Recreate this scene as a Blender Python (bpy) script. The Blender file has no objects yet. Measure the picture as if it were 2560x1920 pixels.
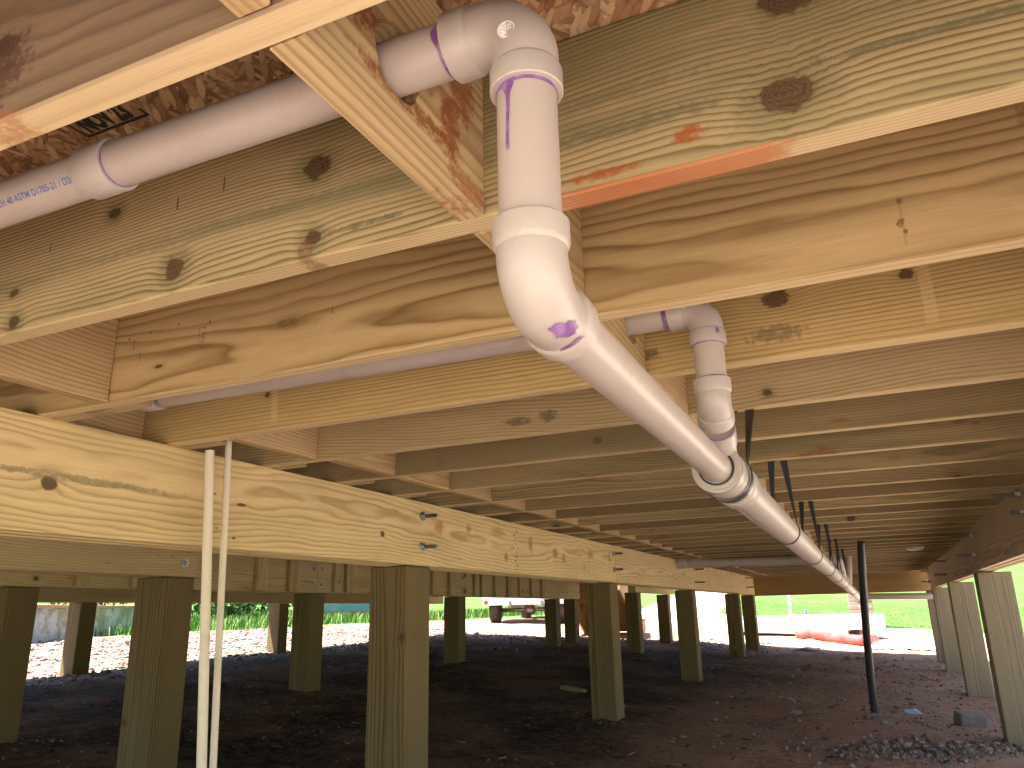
import bpy, bmesh, math, random
import numpy as np
from mathutils import Vector, Matrix, noise as mnoise

random.seed(7)
rng = np.random.default_rng(7)
R = math.radians
scn = bpy.context.scene
COL = scn.collection

# ------------------------------------------------------------------ camera
YAW, PITCH, ROLL = 0.421238, 0.287889, -0.02228
_f = Vector((-math.sin(YAW) * math.cos(PITCH), math.cos(YAW) * math.cos(PITCH), math.sin(PITCH)))
_r = Vector((math.cos(YAW), math.sin(YAW), 0))
_u = _r.cross(_f)
_r2 = _r * math.cos(ROLL) + _u * math.sin(ROLL)
_u2 = -_r * math.sin(ROLL) + _u * math.cos(ROLL)
cam_d = bpy.data.cameras.new('camera')
cam_d.sensor_width = 36
cam_d.lens = 36 * 1940.06 / 2560
cam_d.clip_start = 0.02
cam_d.clip_end = 1000
cam = bpy.data.objects.new('camera', cam_d)
COL.objects.link(cam)
cam.matrix_world = Matrix(((_r2.x, _u2.x, -_f.x, 0), (_r2.y, _u2.y, -_f.y, 0), (_r2.z, _u2.z, -_f.z, 0), (0, 0, 0, 1)))
scn.camera = cam

# ------------------------------------------------------------------ world, sun, exposure
SUN = Vector((-0.27, -0.25, 0.93)).normalized()
world = bpy.data.worlds.new('World')
scn.world = world
world.use_nodes = True
wn = world.node_tree
sky = wn.nodes.new('ShaderNodeTexSky')
sky.sky_type = 'NISHITA'
sky.sun_disc = False
sky.sun_elevation = math.asin(SUN.z)
sky.sun_rotation = math.atan2(SUN.x, SUN.y)
bgn = wn.nodes['Background']
wn.links.new(sky.outputs[0], bgn.inputs[0])
bgn.inputs[1].default_value = 0.06
sun_d = bpy.data.lights.new('sun', 'SUN')
sun_d.energy = 5.0
sun_d.angle = R(0.53)
sun_d.color = (1.0, 0.94, 0.85)
sun = bpy.data.objects.new('sun', sun_d)
COL.objects.link(sun)
sun.rotation_euler = SUN.to_track_quat('Z', 'Y').to_euler()
scn.view_settings.view_transform = 'Standard'
scn.view_settings.look = 'None'
scn.view_settings.gamma = 1
scn.view_settings.use_curve_mapping = False
scn.view_settings.exposure = 2.7
scn.cycles.max_bounces = 7
scn.cycles.diffuse_bounces = 6
scn.cycles.glossy_bounces = 3
scn.cycles.use_denoising = True
scn.cycles.use_adaptive_sampling = True
scn.cycles.adaptive_threshold = 0.03
scn.cycles.caustics_reflective = False
scn.cycles.caustics_refractive = False
scn.cycles.sample_clamp_indirect = 6


# ------------------------------------------------------------------ node helper
class NT:
    def __init__(s, name):
        s.mat = bpy.data.materials.new(name)
        s.mat.use_nodes = True
        s.t = s.mat.node_tree
        s.b = s.t.nodes['Principled BSDF']
        s.out = s.t.nodes['Material Output']
        s._tc = None

    def n(s, typ, **kw):
        nd = s.t.nodes.new('ShaderNode' + typ)
        for k, v in kw.items():
            setattr(nd, k, v)
        return nd

    def put(s, sock, v):
        if isinstance(v, bpy.types.NodeSocket):
            s.t.links.new(v, sock)
        elif isinstance(v, (tuple, list)) and len(v) == 3 and sock.type == 'RGBA':
            sock.default_value = (*v, 1)
        else:
            sock.default_value = v

    def m(s, op, a, b=0.0, c=0.0, clamp=False):
        nd = s.n('Math', operation=op, use_clamp=clamp)
        for i, v in enumerate((a, b, c)):
            s.put(nd.inputs[i], v)
        return nd.outputs[0]

    def obj(s):
        if s._tc is None:
            s._tc = s.n('TexCoord')
        return s._tc.outputs['Object']

    def sep(s, v):
        nd = s.n('SeparateXYZ')
        s.put(nd.inputs[0], v)
        return nd.outputs[0], nd.outputs[1], nd.outputs[2]

    def comb(s, x, y, z):
        nd = s.n('CombineXYZ')
        for i, v in enumerate((x, y, z)):
            s.put(nd.inputs[i], v)
        return nd.outputs[0]

    def noise(s, vec, scale=1.0, detail=3.0, rough=0.5, dist=0.0):
        nd = s.n('TexNoise')
        s.put(nd.inputs['Vector'], vec)
        nd.inputs['Scale'].default_value = scale
        nd.inputs['Detail'].default_value = detail
        nd.inputs['Roughness'].default_value = rough
        nd.inputs['Distortion'].default_value = dist
        return nd.outputs[0]

    def mix(s, fac, a, b, mode='MIX'):
        nd = s.n('Mix', data_type='RGBA', blend_type=mode)
        s.put(nd.inputs[0], fac)
        s.put(nd.inputs[6], a)
        s.put(nd.inputs[7], b)
        return nd.outputs[2]

    def step(s, v, lo, hi, a=0.0, b=1.0):
        nd = s.n('MapRange', interpolation_type='SMOOTHSTEP')
        s.put(nd.inputs[0], v)
        for i, q in enumerate((lo, hi, a, b)):
            s.put(nd.inputs[i + 1], q)
        return nd.outputs[0]

    def ramp(s, v, stops):
        nd = s.n('ValToRGB')
        s.put(nd.inputs[0], v)
        e = nd.color_ramp.elements
        while len(e) < len(stops):
            e.new(0.5)
        for q, (p, c) in zip(e, stops):
            q.position = p
            q.color = (*c, 1) if len(c) == 3 else c
        return nd.outputs[0]

    def rand(s):
        return s.n('ObjectInfo').outputs['Random']

    def attr(s, name):
        nd = s.n('Attribute')
        nd.attribute_name = name
        return nd.outputs

    def bump(s, h, strength=0.3, dist=0.002):
        nd = s.n('Bump')
        nd.inputs['Strength'].default_value = strength
        nd.inputs['Distance'].default_value = dist
        s.put(nd.inputs['Height'], h)
        s.put(s.b.inputs['Normal'], nd.outputs[0])

    def fin(s, color=None, rough=None, metal=None, spec=None):
        if color is not None:
            s.put(s.b.inputs['Base Color'], color)
        if rough is not None:
            s.put(s.b.inputs['Roughness'], rough)
        if metal is not None:
            s.put(s.b.inputs['Metallic'], metal)
        if spec is not None:
            s.put(s.b.inputs['Specular IOR Level'], spec)
        return s.mat


def wood(name, early=(0.49, 0.385, 0.245), late=(0.30, 0.21, 0.115), freq=120.0, pith=(-0.10, 0.0), warp=0.03,
         knots=(), stains=(), green=0.35, vk=0.0, tone=0.25, wander=0.12, clay=0.0, sharp=0.5, grey=0.0, length_scale=1.0, marks=(), edge=0.0, kstr=0.6, spread=0.36):
    """Sawn softwood: growth rings round a wandering pith, knots that push the rings aside, preservative tint."""
    s = NT(name)
    early = (early[0], early[1] * 0.985, early[2] * 0.87)
    late = (late[0] * 0.86, late[1] * 0.84, late[2] * 0.76)
    x, y, z = s.sep(s.obj())
    rnd = s.rand()
    seed = s.m('MULTIPLY', rnd, 97.0)
    xs = s.m('ADD', x, seed)
    pz = s.m('ADD', s.m('MULTIPLY', s.m('SUBTRACT', s.noise(s.comb(s.m('MULTIPLY', xs, 0.55 * length_scale), 3.1, 7.7), 1, 2), 0.5), wander * 2),
             s.m('ADD', pith[1], s.m('MULTIPLY', s.m('SUBTRACT', rnd, 0.5), spread)))
    dy = s.m('SUBTRACT', y, pith[0])
    dz = s.m('SUBTRACT', z, pz)
    d = s.m('SQRT', s.m('ADD', s.m('MULTIPLY', dy, dy), s.m('MULTIPLY', dz, dz)))
    w1 = s.noise(s.comb(s.m('MULTIPLY', xs, 1.3 * length_scale), s.m('MULTIPLY', y, 5), s.m('MULTIPLY', z, 7)), 1, 3, 0.5)
    d = s.m('ADD', d, s.m('MULTIPLY', s.m('SUBTRACT', w1, 0.5), warp))
    w2 = s.noise(s.comb(s.m('MULTIPLY', xs, 9 * length_scale), s.m('MULTIPLY', y, 40), s.m('MULTIPLY', z, 60)), 1, 2, 0.5)
    d = s.m('ADD', d, s.m('MULTIPLY', s.m('SUBTRACT', w2, 0.5), 0.0035))
    core = halo = kr_rings = None
    wob = s.m('MULTIPLY', s.m('SUBTRACT', s.noise(s.comb(xs, y, z), 48, 3, 0.6), 0.5), 1.1)

    def add_knot(dist, rad):
        nonlocal d, core, halo, kr_rings
        q = s.m('DIVIDE', dist, rad)
        q = s.m('ADD', q, wob)
        g = s.m('EXPONENT', s.m('MULTIPLY', s.m('MULTIPLY', q, q), -0.22))
        d = s.m('ADD', d, s.m('MULTIPLY', g, s.m('MULTIPLY', rad, kstr)))
        c = s.step(q, 0.75, 1.1, 1, 0)
        h_ = s.step(q, 0.9, 2.6, 1, 0)
        rr = s.m('FRACT', s.m('MULTIPLY', q, 4.5))
        if core is None:
            core, halo, kr_rings = c, h_, s.m('MULTIPLY', rr, c)
        else:
            core = s.m('MAXIMUM', core, c)
            halo = s.m('MAXIMUM', halo, h_)
            kr_rings = s.m('MAXIMUM', kr_rings, s.m('MULTIPLY', rr, c))

    for (kx, kz, kr, asp) in knots:
        ax = s.m('DIVIDE', s.m('SUBTRACT', x, kx), asp)
        az = s.m('SUBTRACT', z, kz)
        add_knot(s.m('SQRT', s.m('ADD', s.m('MULTIPLY', ax, ax), s.m('MULTIPLY', az, az))), kr)
    if vk > 0:
        vo = s.n('TexVoronoi', voronoi_dimensions='2D')
        cx = s.m('MULTIPLY', s.m('ADD', x, seed), 1.6)
        cz = s.m('ADD', s.m('MULTIPLY', z, 5.0), s.m('MULTIPLY', seed, 1.7))
        s.put(vo.inputs['Vector'], s.comb(cx, cz, 0))
        vo.inputs['Scale'].default_value = 1
        px, py_, _ = s.sep(vo.outputs['Position'])
        ddx = s.m('DIVIDE', s.m('SUBTRACT', cx, px), 1.6 * 1.4)
        ddz = s.m('DIVIDE', s.m('SUBTRACT', cz, py_), 5.0)
        cr, cg, cb = s.sep(vo.outputs['Color'])
        rad = s.m('ADD', s.m('MULTIPLY', s.step(cr, 1 - vk, 1.12 - vk), s.m('ADD', 0.006, s.m('MULTIPLY', cg, 0.022))), 0.0008)
        add_knot(s.m('SQRT', s.m('ADD', s.m('MULTIPLY', ddx, ddx), s.m('MULTIPLY', ddz, ddz))), rad)
    fr = s.m('FRACT', s.m('MULTIPLY', d, freq))
    lm = s.ramp(fr, [(0.0, (0.25,) * 3), (0.12, (0,) * 3), (sharp, (0.18,) * 3), (0.88, (1,) * 3), (1.0, (0.3,) * 3)])
    lm = s.m('MULTIPLY', lm, s.step(s.noise(s.comb(s.m('MULTIPLY', xs, 0.9), s.m('MULTIPLY', y, 8), s.m('MULTIPLY', z, 14)), 1, 2), 0.25, 0.7, 0.45, 1.0))
    col = s.mix(lm, early, late)
    # preservative (copper) tint in long streaks, stronger near knots
    gm = s.noise(s.comb(s.m('MULTIPLY', xs, 0.8), s.m('MULTIPLY', y, 6), s.m('MULTIPLY', z, 9)), 1, 4, 0.6)
    gm = s.m('MULTIPLY', s.step(gm, 0.42, 0.68), s.m('MULTIPLY', green, s.m('ADD', 0.45, s.m('MULTIPLY', s.m('FRACT', s.m('MULTIPLY', rnd, 7.3)), 0.75))))
    if halo is not None:
        gm = s.m('MAXIMUM', gm, s.m('MULTIPLY', halo, min(0.75, green * 1.6)))
    col = s.mix(gm, col, s.mix(1.0, col, (0.50, 0.585, 0.53), 'MULTIPLY'))
    if core is not None:
        col = s.mix(s.m('MULTIPLY', core, 0.9), col, s.mix(kr_rings, (0.13, 0.075, 0.04), (0.035, 0.02, 0.012)))
    # fibre
    fb = s.noise(s.comb(s.m('MULTIPLY', xs, 14), s.m('MULTIPLY', y, 500), s.m('MULTIPLY', z, 500)), 1, 2, 0.6)
    col = s.mix(s.step(fb, 0.3, 0.75, 0.0, 0.22), col, s.mix(0.5, col, (0.02, 0.012, 0.006)))
    # blotch and board-to-board tone
    bl = s.noise(s.comb(s.m('MULTIPLY', xs, 2.2), s.m('MULTIPLY', y, 6), s.m('MULTIPLY', z, 9)), 1, 3, 0.55)
    col = s.mix(s.step(bl, 0.35, 0.75, 0, 0.28), col, s.mix(0.6, col, (0.16, 0.10, 0.05)))
    col = s.mix(s.m('MULTIPLY', s.m('FRACT', s.m('MULTIPLY', rnd, 13.7)), tone), col, (0.17, 0.115, 0.06))
    if grey > 0:
        gn = s.noise(s.comb(s.m('MULTIPLY', xs, 1.5), s.m('MULTIPLY', y, 8), s.m('MULTIPLY', z, 8)), 1, 4)
        col = s.mix(s.step(gn, 0.2, 0.6, grey * 0.6, grey), col, s.mix(lm, s.mix(0.5, (0.55, 0.51, 0.45), early), s.mix(0.5, (0.30, 0.28, 0.25), late)))
    # narrow edges painted paler, so the joists' undersides look lit from below
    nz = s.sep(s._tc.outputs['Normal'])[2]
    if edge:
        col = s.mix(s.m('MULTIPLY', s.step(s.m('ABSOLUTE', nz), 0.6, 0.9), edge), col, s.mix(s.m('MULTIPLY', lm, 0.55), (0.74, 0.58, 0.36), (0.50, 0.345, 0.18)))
    # red clay and brown weather stains
    if clay > 0:
        cn = s.noise(s.comb(s.m('MULTIPLY', xs, 3.0), s.m('MULTIPLY', y, 12), s.m('MULTIPLY', z, 12)), 1, 5, 0.65)
        col = s.mix(s.step(cn, 0.72 - 0.2 * clay, 0.80 - 0.15 * clay, 0, 0.85), col, s.mix(0.45, s.mix(1.0, col, (0.75, 0.36, 0.24), 'MULTIPLY'), (0.26, 0.065, 0.03)))
    en = s.m('MULTIPLY', s.m('SUBTRACT', s.noise(s.comb(xs, y, z), 55, 4, 0.7), 0.5), 2.6)
    pn = s.step(s.noise(s.comb(s.m('MULTIPLY', xs, 60), s.m('MULTIPLY', y, 90), s.m('MULTIPLY', z, 90)), 1, 3, 0.7), 0.30, 0.52, 0.35, 1.0)
    for (sx, sz, rx, rz, c, a) in stains:
        ax = s.m('DIVIDE', s.m('SUBTRACT', x, sx), rx)
        az = s.m('DIVIDE', s.m('SUBTRACT', z, sz), rz)
        q = s.m('ADD', s.m('SQRT', s.m('ADD', s.m('MULTIPLY', ax, ax), s.m('MULTIPLY', az, az))), s.m('MULTIPLY', en, 0.85))
        col = s.mix(s.m('MULTIPLY', s.step(q, 0.6, 1.15, a, 0), pn), col, c)
    for (sx, sz, rx, rz, c, a) in marks:
        ax = s.m('ABSOLUTE', s.m('DIVIDE', s.m('SUBTRACT', x, sx), rx))
        az = s.m('ABSOLUTE', s.m('DIVIDE', s.m('SUBTRACT', z, sz), rz))
        col = s.mix(s.step(s.m('ADD', s.m('MAXIMUM', ax, az), s.m('MULTIPLY', en, 0.16)), 0.78, 1.08, s.m('MULTIPLY', a, s.step(bl, 0.25, 0.6, 1.0, 0.72)), 0), col, c)
    s.bump(fb, 0.3, 0.0012)
    return s.fin(col, s.m('ADD', 0.62, s.m('MULTIPLY', fb, 0.25)), spec=0.2)


CLAY = (0.34, 0.085, 0.022)
BROWN = (0.11, 0.05, 0.025)
BLACK = (0.02, 0.018, 0.016)

# ------------------------------------------------------------------ geometry helpers
H = 0.5024           # underside of the joists
JD, JT, SP, Y0 = 0.235, 0.038, 0.4064, 0.4166
GX = -1.851          # right face of the near girder
GD = 0.286
ZB = H - GD


def wloc(o):
    v = Vector((0, 0, 0))
    while o is not None:
        v += o.location
        o = o.parent
    return v


def link(name, me, mat=None, parent=None, loc=(0, 0, 0), rot=(0, 0, 0)):
    o = bpy.data.objects.new(name, me)
    COL.objects.link(o)
    o.rotation_euler = rot
    loc = Vector(loc)
    if parent is not None:
        o.parent = parent
        loc = loc - wloc(parent)
    o.location = loc
    if mat is not None and me is not None and not me.materials:
        me.materials.append(mat)
    return o


def mesh(name, verts, faces, smooth=False):
    me = bpy.data.meshes.new(name)
    me.from_pydata([tuple(v) for v in verts], [], faces)
    me.update()
    if smooth:
        me.polygons.foreach_set('use_smooth', [True] * len(me.polygons))
    return me


def thing(name, label, cat, loc=(0, 0, 0), group=None):
    o = bpy.data.objects.new(name, None)
    COL.objects.link(o)
    o.location = loc
    o.empty_display_size = 0.1
    return tag(o, label, cat, group)


def tag(o, label, cat, group=None):
    o['label'] = label
    o['category'] = cat
    if group:
        o['group'] = group
    return o


_boxes = {}


def box_mesh(l, t, d, bev=0.003, mat=None):
    key = (round(l, 4), round(t, 4), round(d, 4), bev, mat.name if mat else None)
    if key not in _boxes:
        bm = bmesh.new()
        bmesh.ops.create_cube(bm, size=1)
        bmesh.ops.scale(bm, vec=(l, t, d), verts=bm.verts)
        if bev:
            bmesh.ops.bevel(bm, geom=list(bm.edges), offset=bev, segments=1, affect='EDGES')
        me = bpy.data.meshes.new('board')
        bm.to_mesh(me)
        bm.free()
        if mat:
            me.materials.append(mat)
        _boxes[key] = me
    return _boxes[key]


ROT = {'x': (0, 0, 0), 'y': (0, 0, R(90)), 'z': (0, R(-90), 0)}


def board(name, l, t, d, c, axis, mat, parent=None, bev=0.003, rot=None):
    return link(name, box_mesh(l, t, d, bev, mat), None, parent, c, rot if rot else ROT[axis])


def join_boxes(boxes):
    """boxes: (cx,cy,cz,sx,sy,sz) in one mesh (for a single piece made of several blocks)."""
    vs, fs = [], []
    for (cx, cy, cz, sx, sy, sz) in boxes:
        b = len(vs)
        for dx in (-.5, .5):
            for dy in (-.5, .5):
                for dz in (-.5, .5):
                    vs.append((cx + dx * sx, cy + dy * sy, cz + dz * sz))
        for q in ((0, 1, 3, 2), (4, 6, 7, 5), (0, 4, 5, 1), (2, 3, 7, 6), (0, 2, 6, 4), (1, 5, 7, 3)):
            fs.append(tuple(b + i for i in q))
    return vs, fs


def sweep(pts, radii, seg=28, cap=True, flat=None):
    """Tube along pts with a radius at each point (parallel transport frames)."""
    pts = [Vector(p) for p in pts]
    vs, fs = [], []
    prev = None
    n = len(pts)
    for i, p in enumerate(pts):
        a, b = pts[max(i - 1, 0)], pts[min(i + 1, n - 1)]
        if (b - a).length < 1e-7:
            t = prev_t if prev is not None else (pts[-1] - pts[0]).normalized()
        else:
            t = (b - a).normalized()
        prev_t = t
        if prev is None:
            ref = Vector((0, 0, 1)) if abs(t.z) < 0.9 else Vector((1, 0, 0))
            prev = (ref - t * ref.dot(t)).normalized()
        else:
            prev = (prev - t * prev.dot(t)).normalized()
        bi = t.cross(prev)
        for k in range(seg):
            an = 2 * math.pi * k / seg
            vs.append(p + (prev * math.cos(an) + bi * math.sin(an)) * radii[i])
    for i in range(n - 1):
        for k in range(seg):
            k2 = (k + 1) % seg
            fs.append((i * seg + k, i * seg + k2, (i + 1) * seg + k2, (i + 1) * seg + k))
    if cap:
        fs.append(tuple(range(seg - 1, -1, -1)))
        fs.append(tuple((n - 1) * seg + k for k in range(seg)))
    return vs, fs


def tube_obj(name, pts, radii, mat, parent, seg=28, sharp=True):
    if not isinstance(radii, (list, tuple)):
        radii = [radii] * len(pts)
    base = Vector(pts[0])
    vs, fs = sweep([Vector(p) - base for p in pts], radii, seg)
    me = mesh(name, vs, fs, True)
    if sharp:
        try:
            me.set_sharp_from_angle(angle=R(35))
        except Exception:
            pass
    return link(name, me, mat, parent, base)


def bend(p0, d0, d1, rad, n=10):
    """arc points starting at p0 heading d0 and turning to d1."""
    d0, d1 = Vector(d0).normalized(), Vector(d1).normalized()
    ang = d0.angle(d1)
    nrm = (d1 - d0 * d1.dot(d0)).normalized()
    c = Vector(p0) + nrm * rad
    return [c - nrm * rad * math.cos(ang * i / n) + d0 * rad * math.sin(ang * i / n) for i in range(n + 1)]


# ------------------------------------------------------------------ materials
M = {}
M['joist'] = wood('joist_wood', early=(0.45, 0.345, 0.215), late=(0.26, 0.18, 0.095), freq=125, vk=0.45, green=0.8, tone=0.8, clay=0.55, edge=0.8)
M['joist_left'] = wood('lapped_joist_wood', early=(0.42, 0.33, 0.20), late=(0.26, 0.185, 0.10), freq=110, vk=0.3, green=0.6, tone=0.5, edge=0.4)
M['block'] = wood('blocking_wood', early=(0.58, 0.42, 0.26), late=(0.38, 0.225, 0.12), freq=105, vk=0.15, green=0.08, tone=0.2, pith=(-0.12, 0.06), clay=0.05)
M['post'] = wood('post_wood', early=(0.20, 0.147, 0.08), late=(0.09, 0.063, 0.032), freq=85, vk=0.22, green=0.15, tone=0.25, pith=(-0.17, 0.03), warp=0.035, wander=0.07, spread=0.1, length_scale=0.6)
M['post_grey'] = wood('weathered_post_wood', early=(0.25, 0.20, 0.13), late=(0.13, 0.10, 0.062), freq=95, vk=0.2, green=0.3, tone=0.2, pith=(-0.17, 0.03), warp=0.03, wander=0.06, spread=0.1, length_scale=0.6, grey=0.25)
M['girder'] = wood('girder_wood', early=(0.72, 0.56, 0.335), late=(0.50, 0.34, 0.175), freq=80, vk=0.22, green=0.12, tone=0.1, warp=0.05, wander=0.09, clay=0.22)
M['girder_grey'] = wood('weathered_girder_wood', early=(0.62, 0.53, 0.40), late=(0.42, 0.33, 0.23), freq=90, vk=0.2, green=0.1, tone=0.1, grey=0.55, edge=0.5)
M['girder_back'] = wood('back_girder_wood', early=(0.60, 0.475, 0.285), late=(0.39, 0.275, 0.145), freq=90, vk=0.25, green=0.25, tone=0.25, clay=0.5)
M['rim'] = wood('rim_wood', early=(0.44, 0.29, 0.15), late=(0.27, 0.15, 0.07), freq=90, vk=0.35, green=0.2, tone=0.2, clay=0.2)

# named near boards with their own knots and stains (local x = world X - centre, local z = world Z - centre)
JCX = -0.68          # centre X of the right-span joists
JL = 3.08
JCZ = H + JD / 2


def L(X, Z):
    return X - JCX, Z - JCZ


def K(X, Z, r, a=1.15):
    return (*L(X, Z), r, a)


def S_(X, Z, rx, rz, c, a):
    return (*L(X, Z), rx, rz, c, a)


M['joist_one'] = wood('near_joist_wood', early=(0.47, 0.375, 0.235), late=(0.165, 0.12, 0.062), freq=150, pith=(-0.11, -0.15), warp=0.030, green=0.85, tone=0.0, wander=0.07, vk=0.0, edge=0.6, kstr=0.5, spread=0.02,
    knots=[K(-0.684, 0.655, 0.022, 1.2), K(-1.12, 0.685, 0.012, 1.3), K(-0.685, 0.536, 0.014), K(-0.961, 0.545, 0.021, 1.0), K(-1.348, 0.523, 0.014, 1.2), K(-1.363, 0.582, 0.008, 1.6), K(-0.019, 0.563, 0.026, 1.3), K(0.0, 0.69, 0.024, 1.5)],
    stains=[ S_(-0.245, 0.52, 0.05, 0.008, CLAY, 0.8), S_(0.17, 0.592, 0.17, 0.007, (0.13, 0.125, 0.07), 0.75), S_(-0.22, 0.578, 0.17, 0.010, (0.13, 0.125, 0.07), 0.55), S_(-0.30, 0.63, 0.20, 0.014, (0.13, 0.125, 0.07), 0.35), S_(-0.60, 0.538, 0.07, 0.006, (0.13, 0.125, 0.07), 0.8), S_(0.25, 0.665, 0.25, 0.012, (0.13, 0.125, 0.07), 0.4), S_(-0.9, 0.60, 0.35, 0.014, (0.13, 0.125, 0.07), 0.35), S_(-0.13, 0.545, 0.02, 0.012, CLAY, 0.85), S_(-0.695, 0.515, 0.018, 0.022, (0.16, 0.075, 0.035), 0.6)],
    marks=[S_(-0.165, 0.5005, 0.15, 0.0065, (0.44, 0.125, 0.042), 0.9), S_(-0.87, 0.675, 0.0018, 0.014, BLACK, 0.8), S_(-0.97, 0.665, 0.0018, 0.012, BLACK, 0.8), S_(-1.28, 0.655, 0.0018, 0.010, BLACK, 0.7)])
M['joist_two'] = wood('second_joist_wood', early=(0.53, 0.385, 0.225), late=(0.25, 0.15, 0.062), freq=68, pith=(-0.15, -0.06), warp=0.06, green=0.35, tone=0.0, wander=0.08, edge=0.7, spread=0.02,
    knots=[K(-1.076, 0.612, 0.010, 3.0), K(-1.45, 0.57, 0.004, 3.0)],
    stains=[S_(0.30, 0.70, 0.015, 0.02, (0.25, 0.10, 0.04), 0.6), S_(-1.05, 0.612, 0.09, 0.016, (0.30, 0.20, 0.09), 0.55), S_(0.11, 0.562, 0.006, 0.008, BROWN, 0.85), S_(0.113, 0.60, 0.004, 0.006, BROWN, 0.8), S_(0.114, 0.548, 0.004, 0.006, BROWN, 0.8)],
    marks=[S_(-1.303, 0.654, 0.003, 0.004, BROWN, 0.9), S_(-1.40, 0.665, 0.003, 0.003, BROWN, 0.9), S_(-1.49, 0.66, 0.003, 0.003, BROWN, 0.9), S_(-1.56, 0.655, 0.003, 0.003, BROWN, 0.9),
           S_(0.112, 0.565, 0.0022, 0.045, (0.25, 0.15, 0.07), 0.4), S_(-0.96, 0.62, 0.002, 0.008, BROWN, 0.6)])
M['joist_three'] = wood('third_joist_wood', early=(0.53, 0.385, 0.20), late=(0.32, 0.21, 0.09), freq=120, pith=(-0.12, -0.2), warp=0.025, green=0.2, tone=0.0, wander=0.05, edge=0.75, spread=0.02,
    knots=[K(-0.113, 0.632, 0.020, 1.5), K(0.139, 0.637, 0.012, 1.3), K(-1.489, 0.606, 0.008, 1.2)],
    stains=[S_(-0.40, 0.55, 0.03, 0.015, (0.05, 0.045, 0.035), 0.6), S_(-0.12, 0.555, 0.06, 0.02, (0.05, 0.045, 0.035), 0.5)],
    marks=[S_(0.17, 0.60, 0.012, 0.08, (0.62, 0.45, 0.24), 0.4), S_(-1.46, 0.60, 0.012, 0.08, (0.60, 0.45, 0.22), 0.5)])
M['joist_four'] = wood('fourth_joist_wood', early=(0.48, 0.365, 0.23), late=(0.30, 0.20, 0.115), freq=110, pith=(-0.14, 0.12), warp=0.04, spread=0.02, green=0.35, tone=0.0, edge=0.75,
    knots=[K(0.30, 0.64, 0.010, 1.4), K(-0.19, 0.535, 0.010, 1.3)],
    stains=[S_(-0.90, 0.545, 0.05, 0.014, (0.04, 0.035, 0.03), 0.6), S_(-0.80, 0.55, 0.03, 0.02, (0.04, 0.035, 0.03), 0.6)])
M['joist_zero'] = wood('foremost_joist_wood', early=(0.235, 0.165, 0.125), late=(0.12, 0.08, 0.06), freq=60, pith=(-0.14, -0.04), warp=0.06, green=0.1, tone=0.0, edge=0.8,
    knots=[K(-0.78, 0.60, 0.016, 1.6)],
    stains=[S_(-0.80, 0.57, 0.07, 0.05, (0.07, 0.035, 0.025), 0.8), S_(-1.0, 0.60, 0.16, 0.035, (0.10, 0.06, 0.045), 0.7), S_(-0.78, 0.507, 0.05, 0.008, (0.35, 0.14, 0.06), 0.6), S_(-0.86, 0.53, 0.03, 0.014, (0.30, 0.10, 0.045), 0.7)])
M['block_clay'] = wood('clay_smeared_block_wood', early=(0.58, 0.45, 0.29), late=(0.36, 0.225, 0.125), freq=105, pith=(-0.10, 0.10), warp=0.012, wander=0.02, green=0.0, tone=0.0, clay=0.0,
    stains=[(-0.10, -0.02, 0.06, 0.02, (0.20, 0.06, 0.02), 0.9), (0.0, -0.07, 0.11, 0.014, (0.23, 0.07, 0.025), 0.85), (0.09, -0.04, 0.03, 0.05, (0.24, 0.065, 0.02), 0.85), (0.12, 0.03, 0.035, 0.05, (0.26, 0.075, 0.025), 0.8), (0.03, 0.0, 0.03, 0.03, (0.26, 0.09, 0.035), 0.6), (0.14, -0.10, 0.05, 0.02, (0.28, 0.085, 0.03), 0.7)])
# near girder front board: local x = world Y - centre
G1A = (-2.2, 6.05)
GCY, GCZ = (G1A[0] + G1A[1]) / 2, H - GD / 2


def GK(Y, Z, r, a=1.2):
    return (Y - GCY, Z - GCZ, r, a)


def GS(Y, Z, rx, rz, c, a):
    return (Y - GCY, Z - GCZ, rx, rz, c, a)


RB = (0.36, 0.13, 0.04)
M['girder_front'] = wood('near_girder_wood', early=(0.74, 0.58, 0.35), late=(0.50, 0.35, 0.18), freq=80, pith=(-0.12, 0.05), warp=0.06, wander=0.10, green=0.06, tone=0.0, spread=0.02,
    knots=[GK(1.284, 0.338, 0.020, 1.2), GK(2.772, 0.332, 0.013, 1.3), GK(1.95, 0.36, 0.006, 4.0)],
    stains=[GS(1.36, 0.36, 0.30, 0.010, (0.20, 0.19, 0.10), 0.7), GS(3.25, 0.40, 0.05, 0.03, RB, 0.7), GS(3.55, 0.42, 0.03, 0.02, RB, 0.7), GS(3.45, 0.37, 0.10, 0.02, (0.42, 0.22, 0.09), 0.5), GS(3.9, 0.43, 0.10, 0.03, (0.42, 0.21, 0.08), 0.6),
            GS(4.00, 0.302, 0.03, 0.024, RB, 0.9), GS(4.35, 0.40, 0.035, 0.05, RB, 0.7), GS(4.75, 0.37, 0.05, 0.03, RB, 0.8), GS(4.9, 0.34, 0.03, 0.03, RB, 0.8), GS(5.45, 0.40, 0.07, 0.03, RB, 0.7), GS(5.3, 0.30, 0.02, 0.03, RB, 0.5), GS(5.9, 0.40, 0.03, 0.05, RB, 0.5)]
           + [GS(1.86 + random.uniform(-0.05, 0.07), random.uniform(0.24, 0.48), random.uniform(0.004, 0.011), random.uniform(0.003, 0.007), BROWN, 0.85) for _ in range(10)]
           + [GS(4.143 + random.uniform(-0.03, 0.02), 0.24 + 0.024 * i, random.uniform(0.006, 0.014), 0.007, (0.07, 0.03, 0.02), 0.85) for i in range(10)],
    marks=[GS(1.80, 0.36, 0.0028, 0.14, (0.26, 0.14, 0.06), 0.7)])


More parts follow.
